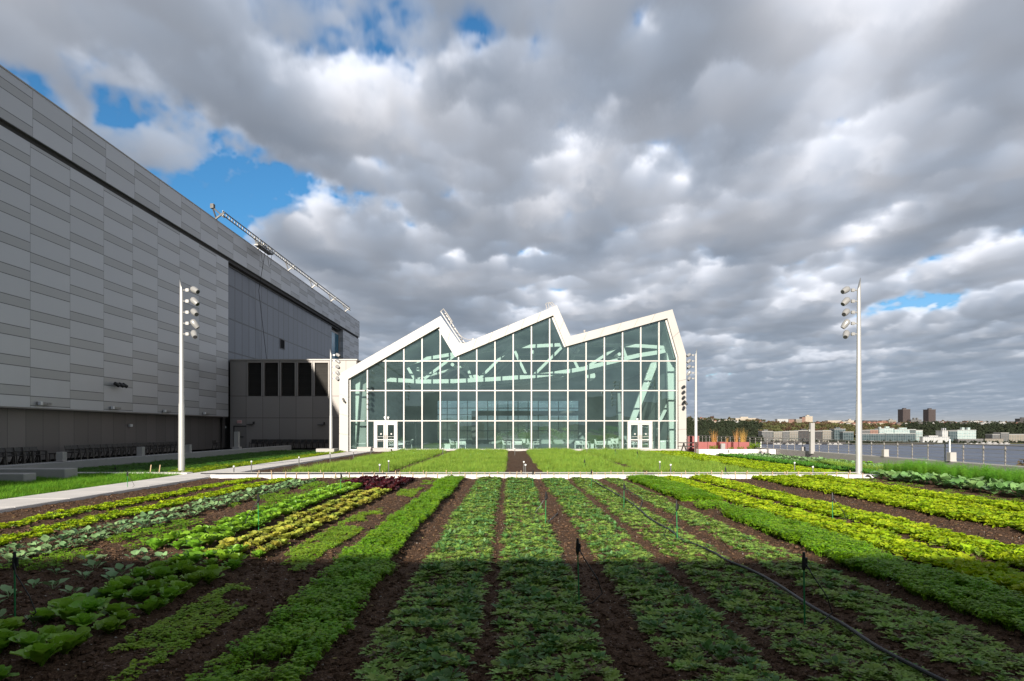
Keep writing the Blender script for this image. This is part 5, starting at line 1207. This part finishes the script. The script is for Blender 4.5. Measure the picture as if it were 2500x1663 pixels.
def bed_points(x0, x1, y0, y1, step, lines=None, jit=.35, keep=1., patch=None, seed=1, z=.02, wob=.02, ps=1.2):
    q = np.random.RandomState(seed); pts = []
    if lines:
        for li in range(lines):
            xl = x0+(x1-x0)*((li+.5)/lines); ys_ = np.arange(y0, y1, step); n = len(ys_)
            X = xl+q.uniform(-1, 1, n)*jit*(x1-x0)/lines+wob*np.sin(ys_*1.3+li+seed); Y = ys_+q.uniform(-.5, .5, n)*step; pts.append(np.stack([X, Y], 1))
        p = np.concatenate(pts)
    else:
        n = int((x1-x0)*(y1-y0)/step**2); p = np.stack([q.uniform(x0, x1, n)+wob*np.sin(q.uniform(y0, y1, n)), q.uniform(y0, y1, n)], 1)
    m = q.uniform(0, 1, len(p)) < keep
    nz = fbm(p[:, 0]+60+seed*3.7, p[:, 1]*.5+60+seed, .45*ps, seed, 3)
    if patch is not None: m &= (nz > patch)
    p = p[m]; nz = nz[m]
    zz = soil_z(p[:, 0], p[:, 1], .045, bool(len(p) and p[:, 1].mean() < 24.5 and p[:, 0].mean() > -10.7))-.004
    return np.concatenate([p, zz[:, None]], 1), nz, q
SHR = dict(frilly=.02, cilantro=.06, seedling=.05, parsley=.0, lime=.08, oat=.05, dill=.1, arugula=.05)
def bed(name, key, rect, step, label, lines=None, s=(.8, 1.2), seed=1, idxp=None, tilt=.15, grow=0., cat='crop row', **kw):
    parts = rect if isinstance(rect, list) else [rect]; PP = []; NZ = []
    for i, rc in enumerate(parts):
        kk = dict(kw); sh = SHR.get(key, 0); rc = (rc[0]+sh, rc[1]-sh)+tuple(rc[2:]); kk.update(rc[4] if len(rc) > 4 else {}); ln = kk.pop('lines', lines); stp = kk.pop('step', step)
        p, nz, q = bed_points(*rc[:4], stp, ln, seed=seed+i*7, **kk); PP.append(p); NZ.append(nz)
    p = np.concatenate(PP); nz = np.concatenate(NZ); n = len(p)
    nv = len(C[key].objects); rot = np.stack([q.uniform(-tilt, tilt, n), q.uniform(-tilt, tilt, n), q.uniform(0, 6.28, n)], 1)
    sc = q.uniform(s[0], s[1], n)*(1+grow*np.clip(nz, -1, 1)); idx = None
    if idxp is not None:
        idx = q.choice(nv, n, p=idxp)
        # kinds grow in drifts
    return scatter(name, p, rot, sc, C[key], nv, label, cat, seed, idx)
ip = [.19, .19, .16, .16, .10, .08, .06, .06]
bed('mustard_greens', 'frilly', [(-1.08, -.28, 3.6, 12, dict(step=.068)), (-1.12, -.30, 12, 24.2, {})], .074, 'broad bed of grey green frilly mustard left of the narrow middle soil gap', s=(.75, 1.25), seed=1, idxp=ip, grow=.25)
bed('mustard_greens', 'frilly', [(-.10, .72, 3.6, 10.4, dict(step=.068)), (-.12, .74, 10.4, 16.6, dict(lines=6, step=.075, patch=-.6)), (-.12, .74, 16.6, 24.2)], .078, 'central bed of grey green frilly mustard running straight to the kerb', s=(.75, 1.25), seed=2, idxp=ip, grow=.25)
bed('mustard_greens', 'frilly', [(1.16, 1.92, 3.6, 18), (1.12, 1.95, 18, 24.2)], .070, 'bed of frilly mustard just right of the central bed', s=(.65, 1.15), seed=3, idxp=[.16, .16, .16, .16, .12, .10, .07, .07], grow=.3)
bed('mustard_greens', 'frilly', [(2.14, 2.94, 3.6, 24.2)], .064, 'olive green mustard bed with the black hose along its right side', s=(.7, 1.05), seed=4, idxp=[.18, .18, .17, .17, .15, .13, .01, .01], grow=.25)
bed('mustard_greens', 'frilly', [(3.22, 4.02, 3.6, 9.5), (3.3, 3.9, 9.5, 24.2, dict(step=.066))], .064, 'dull olive mustard bed right of the black hose', s=(.7, 1.05), seed=5, idxp=[.18, .18, .17, .17, .15, .13, .01, .01], grow=.3)
bed('cilantro_bed', 'cilantro', [(-2.14, -1.35, 3.6, 8.5, dict(lines=3, step=.045, jit=.36, patch=-.45)), (-2.25, -1.5, 8.5, 20.5, dict(lines=3, step=.045, jit=.24, patch=-.55)), (-2.35, -1.6, 20.5, 22.6, {}), (-2.35, -1.55, 23.2, 24.0, dict(keep=.35))], .062, 'bright green cilantro bed left of the frilly mustard beds', s=(.8, 1.2), seed=6, grow=.3)
bed('herb_bed', 'cilantro', [(4.18, 4.98, 3.6, 13.6), (4.05, 4.9, 13.6, 16.4, dict(lines=3, step=.1, patch=-.15)), (4.1, 5.15, 16.4, 24.2)], .066, 'bright green herb bed on the right, thin in its middle stretch', s=(.85, 1.25), seed=7, grow=.3)
bed('seedling_drills', 'seedling', (-3.15, -2.48, 3.8, 24.2), .055, 'thin patchy drills of tiny lime green seedlings', lines=4, s=(.8, 1.25), seed=8, patch=.04, jit=.2, grow=.3, ps=1.5)
bed('parsley_seedlings', 'parsley', (-6.2, -5.35, 8.3, 24.0), .13, 'sparse parsley seedlings between the blue green kale and the big lettuces', lines=4, s=(.8, 1.4), seed=9, patch=.0, jit=.4)
bed('herb_row', 'lime', [(-9.3, -8.65, 3.6, 24.0)], .085, 'yellow green leafy row nearest the garden path on the left', s=(.5, .85), seed=10, patch=-.75)
bed('herb_row', 'lime', [(-8.2, -7.5, 3.6, 24.0)], .085, 'second yellow green leafy row from the garden path', s=(.5, .85), seed=11, patch=-.7)
bed('lime_greens', 'lime', [(5.22, 6.02, 3.6, 24.3)], .075, 'lime green mustard row right of the herb bed', s=(.8, 1.2), seed=12, idxp=[.24, .24, .24, .24, .04], grow=.2)
bed('lime_greens', 'lime', [(6.32, 7.3, 3.6, 24.3)], .078, 'second lime green mustard row with a few brown patches', s=(.8, 1.25), seed=13, idxp=[.22, .22, .22, .22, .12], grow=.25, patch=-.8)
bed('lime_greens', 'lime', [(8.6, 10.25, 3.6, 24.4)], .085, 'broadest lime green row beyond the bare soil strip', s=(.9, 1.3), seed=14, idxp=[.25, .25, .25, .25, 0], grow=.2)
bed('lime_greens', 'lime', [(10.4, 11.35, 3.6, 24.4)], .085, 'lime green row just in front of the big collards', s=(.9, 1.3), seed=15, idxp=[.25, .25, .25, .25, 0], grow=.2)
# far plot
bed('cover_grass', 'oat', [(-8.7, -5.0, 26.5, 54)], .125, 'pale green grass bed at the far left in front of the left entrance', grow=.75, seed=20, patch=-.5, cat='grass')
bed('cover_grass', 'oat', [(-4.25, -.25, 25.9, 55)], .125, 'second pale green grass bed, left of the middle soil strip', grow=.75, seed=21, patch=-.55, cat='grass')
bed('cover_grass', 'oat', [(1.35, 5.1, 25.9, 55.5)], .125, 'third pale green grass bed, right of the middle soil strip', grow=.75, seed=22, patch=-.6, cat='grass', s=(.9, 1.3))
bed('cover_grass', 'oat', [(5.75, 10.0, 25.9, 55)], .125, 'rightmost pale green grass bed in front of the right entrance', grow=.75, seed=23, patch=-.6, cat='grass')
bed('lime_greens', 'lime', [(10.5, 13.2, 25.6, 53)], .105, 'far lime green bed behind the kerb at the right', s=(1., 1.5), seed=24, idxp=[.25, .25, .25, .25, 0])
bed('arugula_bed', 'arugula', [(13.9, 15.1, 25.5, 46)], .11, 'darker green leafy bed behind the far lime bed', s=(1., 1.5), seed=25)
bed('dill_bed', 'dill', [(14.7, 16.3, 5, 27)], .16, 'tall feathery bright green dill bed at the right edge', s=(.85, 1.15), seed=26)
bed('dill_bed', 'oat', [(14.7, 15.9, 27, 34)], .12, 'lower grassy green bed continuing the dill towards the far kale', s=(.9, 1.4), seed=27, cat='grass')
bed('ground_weeds', 'seedling', [(11.5, 12.8, 12, 24)], .22, 'thin weeds on the soil in front of the collards', s=(1, 2), seed=28, patch=-.1, cat='weeds')
# left plots
bed('tall_turf', 'turf', [(-18.2, -12.35, 3, 25.7)], .10, 'bright green long grass plot left of the path at the left edge', s=(.7, 1.25), seed=30, cat='grass', grow=.25)
bed('ground_cover', 'clover', [(-18.3, -13.3, 26.6, 54.5)], .14, 'dark shaded green plot in front of the chairs', s=(.9, 1.3), seed=31, cat='ground cover')
bed('ground_cover', 'clover_lit', [(-13.6, -12.4, 26.8, 52)], .19, 'sunlit yellow green leafy edge along the far garden path', s=(.8, 1.2), seed=32, cat='ground cover')  # sunlit strip of the plot; its brightness sits in the lime leaf colour

# ---- plants one can count: each an object of its own
def singles(name, meshes, spots_, label, cat, group, s=(.85, 1.15), z=.03):
    first = []
    for me in meshes: me.name = name
    for i, (x, y) in enumerate(spots_):
        o = bpy.data.objects.new(name, meshes[rnd.randrange(len(meshes))]); COL.objects.link(o)
        o.location = (x, y, float(soil_z(np.array([x]), np.array([y]))[0])); o.rotation_euler = (rnd.uniform(-.12, .12), rnd.uniform(-.12, .12), rnd.uniform(0, 6.28)); k = rnd.uniform(*s); o.scale = (k, k, k*rnd.uniform(.9, 1.1))
        tag(o, label, cat, group)
def rows(x0, x1, n, y0, y1, st, jx=.04, jy=.05, miss=0.):
    o = []
    for i in range(n):
        y = y0+(i % 2)*st*.5
        while y < y1:
            if rnd.random() > miss: o.append((x0+(x1-x0)*(i/(n-1) if n > 1 else .5)+rnd.uniform(-jx, jx), y+rnd.uniform(-jy, jy)))
            y += st
    return o
LET = [plant('l', 'lettuce_green', 200+i, 15, .19, .125, 'oval', (1.45, 1.2), (.85, .15), n=9, cup=.35, ruff=.35, stalk=.08) for i in range(4)]
BRZ = [plant('l', 'lettuce_bronze', 210+i, 14, .165, .11, 'oval', (1.45, 1.0), (.75, .05), n=9, cup=.3, ruff=.4, stalk=.08) for i in range(4)]
RED = [plant('l', 'lettuce_red', 220+i, 13, .20, .11, 'oval', (1.45, 1.1), (.7, .1), n=7, cup=.3, ruff=.5, stalk=.08) for i in range(3)]
KAL = [plant('l', 'kale_blue', 230+i, 8, .22, .12, 'spoon', (1.3, .7), (.7, -.2), n=7, cup=.2, ruff=.3) for i in range(4)]
YNG = [plant('l', 'kale_blue', 240+i, 5, .17, .09, 'spoon', (1.3, .6), (.8, .0), n=7, cup=.2, ruff=.15) for i in range(4)]
CLD = [plant('l', 'collard', 250+i, 11, .46, .27, 'spoon', (1.4, .9), (.8, -.1), n=8, cup=.2, ruff=.22) for i in range(4)]
singles('green_lettuce', LET, rows(-5.05, -4.5, 3, 9.7, 20.4, .28), 'sunlit green lettuce head in the row beside the bronze lettuces', 'lettuce', 'sunlit green lettuces in the long lettuce row')
singles('green_lettuce', LET, rows(-4.2, -3.4, 4, 4.2, 9.3, .28, .07, .09, .14), 'shaded green lettuce head in the left foreground', 'lettuce', 'shaded green lettuces in the left foreground', s=(.75, 1.2))
singles('bronze_lettuce', BRZ, rows(-4.02, -3.4, 3, 9.3, 19, .27), 'yellow bronze lettuce head in the row between green lettuces and seedlings', 'lettuce', 'yellow bronze lettuces')
singles('red_lettuce', RED, rows(-5.0, -4.4, 3, 20.6, 24.1, .26), 'dark red lettuce head at the far end of the green lettuce row', 'lettuce', 'red lettuces beyond the green lettuce row')
singles('red_lettuce', RED, rows(-4.0, -3.35, 3, 19.1, 23.3, .26), 'dark red lettuce head at the far end of the bronze lettuce row', 'lettuce', 'red lettuces beyond the bronze lettuce row')
singles('young_kale', KAL, rows(-6.95, -6.45, 2, 4.0, 22.5, .27), 'blue green young kale plant in the long row on the left', 'kale', 'blue green kale in the long left row')
singles('kale_seedling', YNG, rows(-5.35, -4.2, 4, 4.8, 9.6, .48, .09, .12, .12), 'small blue green brassica seedling alone on shaded soil', 'seedling', 'brassica seedlings on the shaded soil', s=(.7, 1.25))
singles('collard_plant', CLD, rows(13.05, 13.6, 2, 5., 24.2, .42, .06, .08), 'big grey green collard in the row right of the white kerb', 'collard', 'big collards in the right row', s=(.8, 1.1))
singles('far_kale', KAL, rows(15.5, 17.2, 5, 27.5, 46, .45), 'blue green kale plant in the far right bed along the parapet', 'kale', 'blue green kale in the far right bed', s=(1.1, 1.6))
singles('near_kale', KAL, rows(16.7, 17.3, 3, 22.0, 32, .40), 'blue green kale plant between the dill and the parapet', 'kale', 'blue green kale behind the dill', s=(1., 1.5))
singles('red_lettuce', RED, rows(17.5, 17.9, 2, 22.5, 29, .28), 'dark red lettuce head close to the river parapet', 'lettuce', 'red lettuces along the river parapet', s=(1, 1.3))
singles('green_lettuce', LET, rows(17.4, 17.9, 2, 29.2, 40, .35), 'green lettuce head close to the river parapet', 'lettuce', 'green lettuces along the river parapet', s=(.9, 1.2))
# ornamental grasses in and around the red planters
for i, (px, Y) in enumerate(((1742, 50.9), (1797, 50.4), (1811, 50.7), (1775, 50.6), (1817, 50.9), (1747, 51.1))):
    o = bpy.data.objects.new('ornamental_grass', C['straw'].objects[0].data); COL.objects.link(o); s = [1.0, 1.0, .9, .5, 1.05, .8][i]; o.location = ((px-CX)/F*Y, Y, .75); o.scale = (s*1.1, s*1.1, s*1.15); o.rotation_euler.z = i
    tag(o, ['orange tall grass in the second red planter', 'orange tall grass in the narrow sixth red planter', 'orange tall grass at the left of the rightmost red planter', 'low orange grass in the fourth red planter', 'orange tall grass in the middle of the rightmost red planter', 'thin orange grass tuft at the right of the second red planter'][i], 'grass plant')
BSH = [leaflets('shrub', 'lime_mustard', 300+i, 90, .5, .34, .06, 4, .6) for i in range(2)]
for i, (px, Y, s, lb) in enumerate(((1742, 48.3, .8, 'small yellow green shrub in front of the second red planter'), (1784, 48.3, .6, 'low yellow green shrub behind the white planter wall'), (1808, 48.3, .65, 'yellow green shrub in front of the rightmost red planter'), (1834, 48.5, .8, 'yellow green shrub at the right end of the red planters'), (1844, 48.9, 1.1, 'largest yellow green shrub right of the red planters'))):
    o = bpy.data.objects.new('small_shrub', BSH[i % 2]); COL.objects.link(o); o.location = ((px-CX)/F*Y, Y, .1); o.scale = (s, s, s*1.3); tag(o, lb, 'shrub')

# bark chips, pebbles and dry leaf bits on the soil
mat('chip', (.12, .072, .048), .9, 0, .2, 30); mat('pebble', (.30, .27, .23), .8, 0, .1, 30)
leafmat('dry_leaf', (.28, .20, .07), .04, .5, .7, .1)
def chip_mesh(m, sx, sy, sz, seed):
    q = np.random.RandomState(seed); mb = MB(); n = 7
    top = [(math.cos(6.283*i/n)*sx*q.uniform(.6, 1.1), math.sin(6.283*i/n)*sy*q.uniform(.6, 1.1), sz*q.uniform(.6, 1.2)) for i in range(n)]
    mb.add([(x*1.15, y*1.15, 0) for x, y, z in top]+top, [tuple(range(n, 2*n))]+[(i, (i+1) % n, (i+1) % n+n, i+n) for i in range(n)]); return mesh(mb, 'chip', m, False)
C['chips'] = src_coll('soil_chips', [chip_mesh('chip', .022, .007, .006, 1), chip_mesh('chip', .014, .009, .008, 2), chip_mesh('pebble', .008, .007, .007, 3), chip_mesh('soil', .030, .026, .022, 4), chip_mesh('soil', .02, .022, .016, 5), chip_mesh('dry_leaf', .022, .016, .002, 6)])
q = np.random.RandomState(77); n = 42000; yy = 4+20.3*q.uniform(0, 1, n)**1.5; xx = q.uniform(-1, 1, n)*(yy*.78+.5); k = (xx > -10.6) & (xx < 12.5); xx, yy = xx[k], yy[k]; n = len(xx)
scatter('soil_crumbs', np.stack([xx, yy, soil_z(xx, yy)+q.uniform(-.004, .004, n)], 1), np.stack([q.uniform(-.4, .4, n), q.uniform(-.4, .4, n), q.uniform(0, 6.28, n)], 1), q.uniform(.5, 1.5, n), C['chips'], 6, 'bark chips, crumbs and pale pebbles scattered over the dark soil', 'soil crumbs', 5, q.choice(6, n, p=[.25, .22, .06, .23, .21, .03]))
